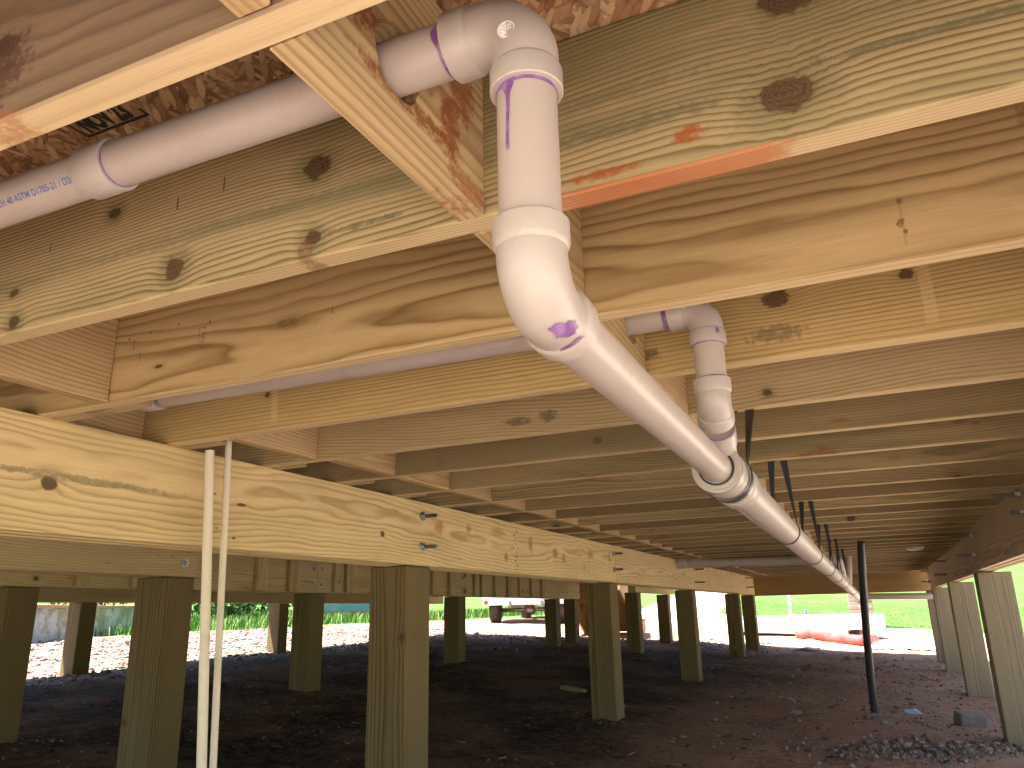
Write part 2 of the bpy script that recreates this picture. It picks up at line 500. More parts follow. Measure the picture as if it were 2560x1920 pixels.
def simple(name, col, rough=0.5, metal=0.0, spec=0.5, var=0.0, nscale=8.0, dark=None):
    s = NT(name)
    c = col
    if var:
        c = s.mix(s.step(s.noise(s.obj(), nscale, 4, 0.6), 0.35, 0.7, 0, var), col, dark or tuple(q * 0.5 for q in col))
    return s.fin(c, rough, metal, spec)


def pvc_mat(name, col, rough):
    s = NT(name)
    v = s.obj()
    g1 = s.noise(v, 9, 5, 0.7)
    g2 = s.noise(v, 60, 3, 0.6)
    c = s.mix(s.step(g1, 0.48, 0.72, 0, 0.38), col, (0.40, 0.32, 0.27))
    c = s.mix(s.step(s.m('MULTIPLY', g1, g2), 0.36, 0.44, 0, 0.22), c, (0.25, 0.2, 0.19))
    s.bump(s.noise(v, 25, 2), 0.05, 0.002)
    return s.fin(c, s.m('ADD', rough, s.m('MULTIPLY', g1, 0.12)), spec=0.5)


M['pvc'] = pvc_mat('white_pvc', (0.47, 0.41, 0.39), 0.30)
M['pvc_fit'] = pvc_mat('white_pvc_fitting', (0.46, 0.415, 0.40), 0.30)
M['cpvc'] = pvc_mat('cream_pvc', (0.74, 0.66, 0.54), 0.3)
M['primer'] = simple('purple_primer', (0.20, 0.075, 0.30), 0.35, var=0.7, nscale=60, dark=(0.42, 0.30, 0.48))
M['emboss'] = simple('embossed_pvc', (0.86, 0.84, 0.83), 0.3)
M['seal'] = simple('black_seal', (0.02, 0.022, 0.024), 0.35)
M['strap'] = simple('black_strap', (0.022, 0.025, 0.030), 0.4)
M['steel'] = simple('galvanised_steel', (0.55, 0.56, 0.58), 0.38, 0.85, var=0.5, nscale=60)
M['darksteel'] = simple('dark_threaded_steel', (0.19, 0.19, 0.20), 0.45, 0.8)
M['ink'] = simple('black_ink', (0.015, 0.014, 0.014), 0.7)
M['blueink'] = simple('blue_ink', (0.11, 0.20, 0.42), 0.5)
M['greyink'] = simple('faded_ink', (0.10, 0.075, 0.05), 0.7)


def osb():
    s = NT('oriented_strand_board')
    x, y, z = s.sep(s.obj())
    base = None
    hgt = None
    wv = s.noise(s.obj(), 6, 2)
    for i, (ang, sc) in enumerate(((0.35, 26), (-0.5, 30), (1.25, 28), (2.2, 24))):
        ca, sa = math.cos(ang), math.sin(ang)
        xx = s.m('ADD', s.m('MULTIPLY', x, ca), s.m('MULTIPLY', y, sa))
        yy = s.m('SUBTRACT', s.m('MULTIPLY', y, ca), s.m('MULTIPLY', x, sa))
        vo = s.n('TexVoronoi', voronoi_dimensions='2D')
        s.put(vo.inputs['Vector'], s.comb(s.m('ADD', s.m('MULTIPLY', xx, sc), i * 7.3), s.m('MULTIPLY', yy, sc * 4.2), 0))
        vo.inputs['Scale'].default_value = 1
        r_, g_, b_ = s.sep(vo.outputs['Color'])
        fib = s.noise(s.comb(s.m('MULTIPLY', xx, 40), s.m('MULTIPLY', yy, 900), 0), 1, 2)
        c = s.ramp(r_, [(0.0, (0.24, 0.13, 0.07)), (0.35, (0.45, 0.28, 0.16)), (0.7, (0.60, 0.41, 0.25)), (1.0, (0.74, 0.56, 0.37))])
        c = s.mix(s.step(fib, 0.3, 0.7, 0, 0.35), c, s.mix(0.6, c, (0.05, 0.025, 0.012)))
        edge = s.step(vo.outputs['Distance'], 0.42, 0.75)
        c = s.mix(s.m('MULTIPLY', edge, 0.5), c, (0.10, 0.045, 0.02))
        if base is None:
            base, hgt = c, g_
        else:
            k = s.step(g_, 0.52, 0.56)
            base = s.mix(k, base, c)
            hgt = s.m('ADD', s.m('MULTIPLY', hgt, s.m('SUBTRACT', 1.0, k)), s.m('MULTIPLY', k, s.m('ADD', b_, 0.2 * i)))
    red = s.step(s.noise(s.obj(), 2.3, 3), 0.42, 0.62, 0, 0.5)
    base = s.mix(red, base, s.mix(1.0, base, (0.95, 0.52, 0.36), 'MULTIPLY'))
    s.bump(hgt, 0.5, 0.002)
    return s.fin(base, 0.6, spec=0.25)


M['osb'] = osb()


# ------------------------------------------------------------------ ground
def gz(x, y):
    if x > 2:
        sx = -0.231 - 0.015 * (min(x, 8) - 2)
    elif x > -4.5:
        sx = -0.06 * (x + 1.85)
    else:
        sx = 0.159 - 0.03 * (max(x, -12) + 4.5)
    z = -0.77 + sx + 0.018 * (max(min(y, 24), -6) - 5.8)
    d = max(0, y - 24); z += 0.05 * d * d / (d + 6)
    d = max(0, -16 - x); z += 0.06 * d * d / (d + 4)
    d = max(0, x - 9); z += 0.05 * d * d / (d + 6)
    return z


HX0, HX1, HY0, HY1 = -8.12, 0.86, -0.45, 13.98


def sm(a, b, v):
    t = min(1, max(0, (v - a) / (b - a)))
    return t * t * (3 - 2 * t)


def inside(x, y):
    """Dark soil weight: 1 under the house, 0 outside, lowered toward the right and far end."""
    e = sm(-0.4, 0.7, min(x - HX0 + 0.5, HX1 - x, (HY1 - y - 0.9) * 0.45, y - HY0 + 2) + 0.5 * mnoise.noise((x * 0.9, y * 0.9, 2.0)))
    return e * (1 - 0.9 * sm(-2.2, 0.0, x + 0.6 * mnoise.noise((x * 0.8, y * 0.8, 6.0))))  # more clay at right, lightened further to paint in the glare there


def zones(x, y):
    n = mnoise.noise((x * 0.35, y * 0.35, 5.0)) + 0.5 * mnoise.noise((x * 1.3, y * 1.3, 9.0))
    # lawn on the far side, on the left bank and beyond the pale bounce ground on the right
    far = sm(0, 1.2, y - (25.0 - 0.55 * max(0, x + 3.4) + 1.2 * n))
    if x < -4.6:
        far = sm(0, 1.5, y - (27.0 + n))
    left = sm(0, 1.4, (-12.9 - x) * 0.9 + (y - 14.6) * 0.35 + 0.8 * n) if y > 8 else sm(0, 1, -15 - x + n)
    right = sm(0, 1.5, x - 15 + n)
    near = sm(0, 2, -9 - y + n)
    grass = max(far, left, right, near)
    drive = sm(0, 0.8, 1.4 - abs(x + 7.0 + 0.28 * (y - 24))) * sm(22, 26, y) * 0 + (sm(0, 0.6, 1.9 - abs(x + 6.4 + (y - 25) * 0.12)) * sm(24, 27, y))
    drive = max(drive, sm(0, 0.5, min(y - 19.6, 23.6 - y, -1.2 - x, x + 7.2)))
    gravel = sm(-0.3, 0.6, min(-7.2 - x, 16.0 - y, x + 14.5) + 0.9 * n)
    gravel = max(gravel, 0.7 * sm(0, 0.8, 1.4 - abs(y - 13.6) + n) * sm(0, 0.5, -1.5 - x))
    return grass * (1 - drive), gravel * (1 - grass), drive


def axis_vals(lo, hi, f0, f1, step):
    v = list(np.arange(f0, f1 + 1e-6, step))
    a, st = f0, step
    out = []
    while a > lo:
        st = min(st * 1.22, 6)
        a -= st
        out.append(a)
    b, st = f1, step
    out2 = []
    while b < hi:
        st = min(st * 1.22, 6)
        b += st
        out2.append(b)
    return out[::-1] + v + out2


gxs = axis_vals(-260, 260, -9.0, 2.2, 0.075)
gys = axis_vals(-220, 300, 1.2, 15.5, 0.075)


def ground_height(x, y):
    z = gz(x, y)
    k = max(0, 1 - max(0, abs(x + 3) - 14) / 10) * max(0, 1 - max(0, abs(y - 8) - 14) / 10)
    if k > 0:
        z += k * (0.035 * mnoise.noise((x * 0.8, y * 0.8, 0)) + 0.018 * mnoise.noise((x * 2.3, y * 2.3, 3)) + 0.012 * mnoise.noise((x * 6, y * 6, 7)))
        if -9.2 < x < 2.4 and 1 < y < 15.7:
            z += 0.007 * mnoise.noise((x * 15, y * 15, 1))
    z += 0.022 * math.exp(-((x - 0.15) ** 2 / 0.35 + (y - 5.95) ** 2 / 0.08))
    return z


gv, gf, zc = [], [], []
for yy in gys:
    for xx in gxs:
        gv.append((xx, yy, ground_height(xx, yy)))
        a, b, c = zones(xx, yy)
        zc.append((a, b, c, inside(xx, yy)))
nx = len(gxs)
for j in range(len(gys) - 1):
    for i in range(nx - 1):
        gf.append((j * nx + i, j * nx + i + 1, (j + 1) * nx + i + 1, (j + 1) * nx + i))
gme = mesh('ground', gv, gf, True)
ca = gme.color_attributes.new('zone', 'FLOAT_COLOR', 'POINT')
ca.data.foreach_set('color', np.array(zc, dtype=np.float32).ravel())


def ground_mat():
    s = NT('red_clay_ground')
    at = s.attr('zone')
    zr, zg, zb = s.sep(at['Color'])
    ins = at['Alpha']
    v = s.obj()
    n1 = s.noise(v, 1.1, 5, 0.6)
    n2 = s.noise(v, 14, 5, 0.7)
    n3 = s.noise(v, 70, 3, 0.6)
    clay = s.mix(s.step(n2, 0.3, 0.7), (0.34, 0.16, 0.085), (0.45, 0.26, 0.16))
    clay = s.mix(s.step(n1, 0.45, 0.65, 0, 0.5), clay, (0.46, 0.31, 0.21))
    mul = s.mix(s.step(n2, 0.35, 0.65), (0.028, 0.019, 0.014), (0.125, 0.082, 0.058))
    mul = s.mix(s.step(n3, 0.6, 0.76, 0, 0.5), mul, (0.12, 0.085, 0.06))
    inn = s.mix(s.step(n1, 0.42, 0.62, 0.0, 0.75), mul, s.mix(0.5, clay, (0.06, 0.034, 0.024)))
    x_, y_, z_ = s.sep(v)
    pale = s.m('MAXIMUM', s.step(x_, 0.9, 2.2), s.step(y_, 0.5, -1.0))  # unseen ground right and behind the camera made pale to tune bounced light
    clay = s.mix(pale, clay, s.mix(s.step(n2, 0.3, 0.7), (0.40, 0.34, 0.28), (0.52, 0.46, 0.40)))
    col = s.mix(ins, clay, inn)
    vo = s.n('TexVoronoi')
    s.put(vo.inputs['Vector'], v)
    vo.inputs['Scale'].default_value = 24
    r_, g_, b_ = s.sep(vo.outputs['Color'])
    grv = s.ramp(r_, [(0, (0.05, 0.04, 0.035)), (0.4, (0.14, 0.085, 0.065)), (0.75, (0.24, 0.20, 0.18)), (1, (0.36, 0.33, 0.31))])
    col = s.mix(s.m('MULTIPLY', zg, s.step(s.m('ADD', n2, s.m('MULTIPLY', s.m('SUBTRACT', zg, 0.5), 0.6)), 0.4, 0.6)), col, grv)
    gn = s.noise(v, 0.5, 4)
    gn2 = s.noise(v, 9, 4, 0.7)
    gr = s.mix(s.step(gn2, 0.3, 0.7), (0.04, 0.10, 0.018), (0.085, 0.18, 0.035))
    gr = s.mix(s.step(gn, 0.5, 0.7, 0, 0.5), gr, (0.13, 0.19, 0.06))
    col = s.mix(s.step(s.m('ADD', zr, s.m('MULTIPLY', s.m('SUBTRACT', gn2, 0.5), 0.5)), 0.35, 0.65), col, gr)
    col = s.mix(s.step(zb, 0.4, 0.6), col, (0.46, 0.43, 0.39))
    s.bump(s.m('ADD', n2, s.m('MULTIPLY', n3, 0.5)), 0.7, 0.02)
    return s.fin(col, 0.9, spec=0.15)


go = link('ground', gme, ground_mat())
go['kind'] = 'structure'

# ------------------------------------------------------------------ floor frame: joists, blocking, subfloor
floor = thing('floor_frame', 'overhead wooden floor frame of parallel joists with blocking and strand board deck', 'floor', (0, 0, H))
JMAT = {0: 'joist_zero', 1: 'joist_one', 2: 'joist_two', 3: 'joist_three', 4: 'joist_four'}
NJ0, NJ1 = -2, 33
joists = {}
for k in range(NJ0, NJ1 + 1):
    y = Y0 + SP * k + JT / 2
    dz = random.uniform(-0.002, 0.002) if k not in JMAT else 0
    joists[k] = board('joist', JL, JT, JD, (JCX, y, JCZ + dz), 'x', M[JMAT.get(k, 'joist')], floor)
    ends = {2: -1.60, 3: -1.70, 4: -1.72}
    xe = ends.get(k, -1.66 + random.uniform(-0.07, 0.03))
    board('lapped_joist', 3.35 + round((xe + 1.7) * 50) / 50, JT, JD, ((xe + xe - 3.35) / 2, y + JT + 0.002, JCZ + random.uniform(-0.003, 0.001)), 'x', M['joist_left'], floor)
    board('lapped_joist', 3.55, JT, JD, (-6.33, y + 0.001, JCZ + random.uniform(-0.003, 0.001)), 'x', M['joist_left'], floor)


def holed_block(ln, t, d, hole_u, hole_v, hr, mat, name, center, parent):
    """blocking board running along world Y with a rough round hole for a pipe; local x = Y, y = thickness, z = up"""
    angs = sorted(set([2 * math.pi * i / 28 for i in range(28)] + [math.atan2(sv * d / 2 - hole_v, su * ln / 2 - hole_u) % (2 * math.pi) for su in (-1, 1) for sv in (-1, 1)]))
    inner, outer = [], []
    for a in angs:
        ca_, sa_ = math.cos(a), math.sin(a)
        rr = hr * (1 + 0.04 * math.sin(a * 5))
        inner.append((hole_u + rr * ca_, hole_v + rr * sa_))
        tx = ((ln / 2 - hole_u) if ca_ > 0 else (-ln / 2 - hole_u)) / ca_ if abs(ca_) > 1e-9 else 1e9
        tz = ((d / 2 - hole_v) if sa_ > 0 else (-d / 2 - hole_v)) / sa_ if abs(sa_) > 1e-9 else 1e9
        q = min(tx, tz)
        outer.append((hole_u + q * ca_, hole_v + q * sa_))
    n = len(angs)
    vs = []
    for yv in (-t / 2, t / 2):
        vs += [(u, yv, v) for u, v in inner] + [(u, yv, v) for u, v in outer]
    fs = []
    for i in range(n):
        j = (i + 1) % n
        fs.append((i, n + i, n + j, j))
        fs.append((2 * n + i, 2 * n + j, 3 * n + j, 3 * n + i))
        fs.append((i, j, 2 * n + j, 2 * n + i))
        fs.append((n + i, 3 * n + i, 3 * n + j, n + j))
    me = mesh(name, vs, fs)
    bm = bmesh.new(); bm.from_mesh(me)
    bmesh.ops.recalc_face_normals(bm, faces=bm.faces)
    bm.to_mesh(me); bm.free()
    return link(name, me, mat, parent, center, ROT['y'])


BL = SP - JT - 0.002
for k in range(NJ0, NJ1):
    yc = Y0 + SP * k + JT + BL / 2 + 0.001
    jit = random.uniform(-0.012, 0.012) if k not in (-1, 0, 1, 2) else 0
    if k == 0:
        holed_block(BL, JT, JD, 0.611 - yc, 0.589 - JCZ, 0.046, M['block_clay'], 'blocking', (-0.422, yc, JCZ), floor)
    elif k == 2:
        holed_block(BL, JT, JD, 1.526 - yc, 0.592 - JCZ, 0.046, M['block'], 'blocking', (-0.422, yc, JCZ), floor)
    else:
        board('blocking', BL, JT, JD, (-0.422 + jit, yc, JCZ), 'y', M['block'], floor)
    yl = yc + JT / 2
    if k == 2:
        board('blocking', BL - JT, JT, JD, (-1.98, yl, JCZ), 'y', M['block'], floor)
    else:
        x_ = -1.622 if k == 1 else (-1.645 if k == 3 else -1.60 + random.uniform(-0.008, 0.008))
        short = JT + 0.002 if x_ < -1.6 else 0
        board('blocking', BL, JT, JD, (x_, yc, JCZ), 'y', M['block'], floor)
# band boards closing the joist ends
board('band_board', HY1 - HY0 - 0.1, JT, JD, (HX1 + JT / 2, (HY0 + HY1) / 2 - 0.1, JCZ + 0.001), 'y', M['joist_left'], floor)
board('band_board', HY1 - HY0 - 0.1, JT, JD, (HX0 + 0.02, (HY0 + HY1) / 2 - 0.1, JCZ + 0.001), 'y', M['joist_left'], floor)
# subfloor panels
OT = 0.018
pw, pl = 1.2192, 2.4384
osb_near = None
x = HX0
ox = [HX1 + JT - pl * i for i in range(5)]
for i in range(4):
    y = Y0 - 2 * SP - JT
    yy = HY0
    r_ = 0
    while yy < HY1 - 0.05:
        w_ = min(pw, HY1 - yy)
        xr = HX1 + JT - i * pl
        xl = max(HX0, xr - pl)
        p_ = board('subfloor_panel', xr - xl - 0.003, w_ - 0.003, OT, ((xr + xl) / 2, yy + w_ / 2, H + JD + OT / 2 + 0.003), 'x', M['osb'], floor, bev=0)
        if xl < -0.97 < xr and yy < 0.69 < yy + w_:
            osb_near = p_
        yy += pw

# ------------------------------------------------------------------ girders
def bolt(parent, p, length, nm='bolt', both=True, mat='darksteel'):
    """threaded bolt along +X from p (on a girder face), with nut and washer"""
    vs, fs = sweep([(0, 0, 0), (length, 0, 0)], [0.0085, 0.0085], 12)
    b = link(nm, mesh(nm, vs, fs, False), M[mat], parent, p)
    vs, fs = sweep([(0.0, 0, 0), (0.004, 0, 0)], [0.023, 0.023], 18)
    s1 = 1 if length > 0 else -1
    link('washer', mesh('washer', [(s1 * a, q, c) for a, q, c in vs], fs), M['steel'], b, p)
    vs, fs = sweep([(0.004, 0, 0), (0.018, 0, 0)], [0.0155, 0.0155], 6)
    link('nut', mesh('nut', [(s1 * a, q, c) for a, q, c in vs], fs), M['steel'], b, p)
    return b


G1 = thing('girder', 'pale yellow built-up timber girder with projecting bolts, behind the two thin white pipes', 'girder', (GX - 0.057, 5, ZB), 'timber girders')
segs = [(G1A, 'girder_front', 0), ((6.053, 9.15), 'girder', 0), ((9.153, 13.75), 'girder', 0)]
for (a, b), m_, dz in segs:
    board('girder_board', b - a - 0.002, JT, GD, (GX - JT / 2, (a + b) / 2, GCZ + dz), 'y', M[m_], G1)
for i, cuts in enumerate(((-2.2, 3.1, 9.0, 13.72), (-2.2, 6.0, 12.0, 13.74))):
    for a, b in zip(cuts[:-1], cuts[1:]):
        board('girder_board', b - a - 0.002, JT, GD, (GX - JT * (i + 1.5) - 0.002 * (i + 1), (a + b) / 2, GCZ - 0.003 * (i + 1)), 'y', M['girder'], G1)
for Yb, zs in ((3.095, (0.437, 0.300)), (6.0, (0.436, 0.315)), (9.04, (0.437, 0.295)), (12.9, (0.46, 0.319))):
    for z_ in zs:
        bolt(G1, (GX, Yb, z_), 0.075 if Yb < 7 else 0.11)

# short girder further left, ending on its post
G2 = thing('girder', 'short girder with one round bolt washer, ending on a post beside the thin white pipes', 'girder', (-3.257, 1, ZB), 'timber girders')
for i in range(3):
    board('girder_board', 5.2, JT, GD, (-3.2 - JT / 2 - i * (JT + 0.002), 3.10 - 2.6 + 0.004 * i, GCZ - 0.002 * i), 'y', M['girder_back'], G2)
bolt(G2, (-3.2, 3.002, 0.287), 0.024, mat='steel')
# long girder with cleats
G3 = thing('girder', 'long girder faced with a row of short vertical cleats', 'girder', (-4.607, 7, ZB), 'timber girders')
cuts = ((-1.5, 5.80, 12.75), (-1.5, 3.0, 8.5, 12.75), (-1.5, 6.2, 12.75))
for i, cs in enumerate(cuts):
    for a, b in zip(cs[:-1], cs[1:]):
        board('girder_board', b - a - 0.003, JT, GD, (-4.55 - JT / 2 - i * (JT + 0.002), (a + b) / 2, GCZ - 0.002 * i), 'y', M['girder_back'], G3)
for yc, wd in ((3.45, .1), (3.86, .1), (4.25, .1), (4.68, .10), (5.05, .12), (5.44, .12), (6.06, .10), (6.24, .11), (6.7, .1), (7.1, .1), (7.45, .1), (7.85, .13), (8.25, .13), (8.88, .11), (9.07, .11), (9.46, .13), (9.86, .12), (10.25, .11), (10.67, .12), (11.06, .1)):
    board('cleat', GD - 0.01, JT, wd, (-4.55 + JT / 2 + 0.001, yc, GCZ + 0.002), 'z', M['girder_back'], G3, rot=Matrix(((0, 1, 0), (0, 0, 1), (1, 0, 0))).to_euler())
for yb, zb_ in ((5.742, .423), (5.858, .428), (5.737, .301), (5.853, .290), (8.55, .43), (8.6, .31), (12.1, .42), (12.15, .31)):
    bolt(G3, (-4.55, yb, zb_), 0.024, mat='steel')
G4 = thing('girder', 'outermost girder over the sunlit gravel beyond the cleated girder', 'girder', (-7.757, 7, ZB), 'timber girders')
for i, cs in enumerate(((-1.5, 4.2, 9.3, 13.7), (-1.5, 6, 13.7), (-1.5, 9.2, 13.7))):
    for a, b in zip(cs[:-1], cs[1:]):
        board('girder_board', b - a - 0.003, JT, GD, (-7.70 - JT / 2 - i * (JT + 0.002), (a + b) / 2, GCZ - 0.002 * i), 'y', M['girder_back'], G4)
for yb in (5.9, 9.2):
    bolt(G4, (-7.70, yb, 0.35), 0.05)
G5 = thing('girder', 'short shallow girder near the wooden steps', 'girder', (-3.257, 12.6, H - JD), 'timber girders')
for i in range(3):
    board('girder_board', 2.45, JT, JD, (-3.2 - JT / 2 - i * (JT + 0.002), 12.6 + 0.004 * i, H - JD / 2 - 0.002 * i), 'y', M['girder'], G5)
bolt(G5, (-3.2, 11.6, 0.42), 0.03)
GR = 0.64
G6 = thing('girder', 'grey weathered girder with dark bolts sticking out toward the drain pipe', 'girder', (GR + 0.057, 7, ZB), 'timber girders')
for i, cs in enumerate(((-2.2, 3.3, 6.28), (-2.2, 2.0, 9.6, 12.4), (-2.2, 6.3, 13.6))):
    for a, b in zip(cs[:-1], cs[1:]):
        board('girder_board', b - a - 0.003, JT, GD, (GR + JT / 2 + i * (JT + 0.002), (a + b) / 2, GCZ - 0.003 * i), 'y', M['girder_grey'], G6)
for yb, zb_, xb, ln in ((4.12, .468, GR, -.11), (4.09, .385, GR, -.055), (6.20, .443, GR, -.13), (6.24, .317, GR, -.12), (9.1, .418, GR + .04, -.12), (9.25, .292, GR + .04, -.13), (12.25, .44, GR + .04, -.11), (12.3, .30, GR + .04, -.12)):
    bolt(G6, (xb, yb, zb_), ln)
RB_ = thing('rim_beam', 'brown end beam closing the floor above the green lawn', 'beam', (-0.5, 13.86, ZB))
for i in range(2):
    board('rim_board', 2.76, JT, 0.352, (-0.535, 13.90 + i * 0.04, 0.374 - 0.001 * i), 'x', M['rim'], RB_)

# ------------------------------------------------------------------ posts
PW = 0.195


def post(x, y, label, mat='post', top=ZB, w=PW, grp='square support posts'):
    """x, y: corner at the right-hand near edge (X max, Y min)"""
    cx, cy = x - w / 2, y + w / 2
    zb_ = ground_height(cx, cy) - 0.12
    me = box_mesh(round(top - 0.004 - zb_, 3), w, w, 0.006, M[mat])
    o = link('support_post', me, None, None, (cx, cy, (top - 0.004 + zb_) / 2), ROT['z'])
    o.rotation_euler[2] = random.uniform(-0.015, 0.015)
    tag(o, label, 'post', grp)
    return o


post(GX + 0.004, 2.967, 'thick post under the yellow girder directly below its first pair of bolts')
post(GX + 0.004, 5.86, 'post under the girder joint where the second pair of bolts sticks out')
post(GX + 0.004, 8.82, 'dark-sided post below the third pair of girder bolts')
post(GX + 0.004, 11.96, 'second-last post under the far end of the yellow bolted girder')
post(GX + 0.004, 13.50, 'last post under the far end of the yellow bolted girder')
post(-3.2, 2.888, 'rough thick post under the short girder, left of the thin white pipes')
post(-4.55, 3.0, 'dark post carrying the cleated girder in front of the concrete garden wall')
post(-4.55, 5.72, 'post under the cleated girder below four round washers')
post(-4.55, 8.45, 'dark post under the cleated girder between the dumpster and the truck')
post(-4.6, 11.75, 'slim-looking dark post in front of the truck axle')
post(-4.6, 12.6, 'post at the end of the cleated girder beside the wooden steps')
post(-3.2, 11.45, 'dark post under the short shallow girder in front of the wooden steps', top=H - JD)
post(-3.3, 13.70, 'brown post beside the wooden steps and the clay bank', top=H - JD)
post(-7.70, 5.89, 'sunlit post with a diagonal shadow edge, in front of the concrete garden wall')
post(-7.78, 9.10, 'pale post standing on gravel in front of the long grass')
post(GR + 0.21, 6.36, 'broad grey post under the right-hand girder beside the grey rubble', 'post_grey', w=0.21, top=ZB - 0.006)
post(GR + 0.23, 9.0, 'grey post with a pale saw mark under the weathered girder', 'post_grey', w=0.22, top=ZB - 0.006)
post(GR + 0.22, 11.6, 'grey post near the far end of the weathered girder', 'post_grey', w=0.21, top=ZB - 0.006)
post(GR + 0.21, 13.2, 'last yellowish post under the weathered girder by the plastic sheeting', 'post_grey', w=0.2, top=ZB - 0.006)

# ------------------------------------------------------------------ drain pipes
R2, R3 = 0.0302, 0.0445
drain = thing('drain_pipe', 'glossy white drain line with purple-primed elbows running down under the joists', 'pipe', (-0.26, 0.61, 0.25))


def primer_band(parent, c, axis_d, rad, w0, ragged, seed=0):
    """thin ragged band of primer round a pipe; c = edge at the fitting, axis_d points away from it"""
    d = Vector(axis_d).normalized()
    ref = Vector((0, 0, 1)) if abs(d.z) < 0.9 else Vector((1, 0, 0))
    u = (ref - d * ref.dot(d)).normalized()
    v = d.cross(u)
    n = 72
    vs, fs = [], []
    for i in range(n):
        a = 2 * math.pi * i / n
        w = w0 + ragged * max(0, mnoise.noise((math.cos(a) * 1.3 + seed, math.sin(a) * 1.3, seed * 3.1)) + 0.15 * mnoise.noise((math.cos(a) * 4, math.sin(a) * 4, seed)))
        q = (u * math.cos(a) + v * math.sin(a)) * (rad + 0.0004)
        vs += [q - d * 0.001, q + d * w]
    for i in range(n):
        j = (i + 1) % n
        fs.append((2 * i, 2 * j, 2 * j + 1, 2 * i + 1))
    return link('primer_stain', mesh('primer_stain', vs, fs, True), M['primer'], parent, c)


def patch(parent, c, axis_d, rad, a0, outline, mat='primer', name='primer_stain', off=0.0006):
    """flat stain wrapped on a pipe: outline in (angle offset rad, length) round centre angle a0"""
    d = Vector(axis_d).normalized()
    u = Vector((1, 0, 0)) if abs(d.x) < 0.9 else Vector((0, 1, 0))
    u = (u - d * u.dot(d)).normalized()
    v = d.cross(u)
    n = len(outline)
    vs = []
    for k in range(1, 6):
        for (da, l) in outline:
            a = a0 + da * k / 5
            vs.append((u * math.cos(a) + v * math.sin(a)) * (rad + off) + d * (l * k / 5))
    vs.append((u * math.cos(a0) + v * math.sin(a0)) * (rad + off))
    fs = [(i, (i + 1) % n, 5 * n) for i in range(n)]
    for k in range(4):
        fs += [(k * n + i, (k + 1) * n + i, (k + 1) * n + (i + 1) % n, k * n + (i + 1) % n) for i in range(n)]
    return link(name, mesh(name, vs, fs, True), M[mat], parent, c)


y1, z1 = 0.611, 0.581
xv = -0.2507
# line one, horizontal
p_a = tube_obj('pipe', [(-1.83, y1, z1 + 0.002), (-0.866, y1, z1 + 0.001)], R2, M['pvc'], drain, 40)
cp = tube_obj('coupling', [(-0.890, y1, z1 + 0.001), (-0.888, y1, z1 + 0.001), (-0.838, y1, z1 + 0.001), (-0.836, y1, z1 + 0.001)], [0.0345, 0.0355, 0.0355, 0.0345], M['pvc_fit'], drain, 40)
primer_band(cp, (-0.8905, y1, z1 + 0.001), (-1, 0, 0), R2, 0.0022, 0.002, 1)
primer_band(cp, (-0.8355, y1, z1 + 0.001), (1, 0, 0), R2, 0.0022, 0.002, 2)
p_b = tube_obj('pipe', [(-0.860, y1, z1 + 0.001), (-0.31, y1, z1)], R2, M['pvc'], drain, 40)


def elbow(name, start, d0, d1, lead0, rad, lead1, R0, hubR=None, hub=0.026, parent=drain, n=12):
    """fitting: straight hub, bend, straight hub"""
    d0, d1 = Vector(d0).normalized(), Vector(d1).normalized()
    hubR = hubR or R0 + 0.0066
    body = R0 + 0.0035
    s0 = Vector(start)
    pts = [s0, s0 + d0 * 0.001, s0 + d0 * (hub - 0.003), s0 + d0 * hub, s0 + d0 * (hub + 0.0025)]
    rr = [hubR - 0.001, hubR, hubR, hubR - 0.0012, body]
    p = s0 + d0 * lead0
    arc = bend(p, d0, d1, rad, n)
    pts += arc
    rr += [body] * len(arc)
    e = arc[-1]
    pts += [e + d1 * (lead1 - hub - 0.0025), e + d1 * (lead1 - hub), e + d1 * (lead1 - hub + 0.003), e + d1 * (lead1 - 0.001), e + d1 * lead1]
    rr += [body, hubR - 0.0012, hubR, hubR, hubR - 0.001]
    o = tube_obj(name, pts, rr, M['pvc_fit'], parent, 44)
    return o, e + d1 * lead1


# upper elbow
e1, e1end = elbow('elbow', (-0.3340, y1, z1), (1, 0, 0), (0, 0, -1), 0.0383, 0.045, 0.040, R2, hub=0.026)
primer_band(e1, (-0.3345, y1, z1), (-1, 0, 0), R2, 0.005, 0.014, 4)
primer_band(e1, e1end, (0, 0, -1), R2, 0.004, 0.004, 5)


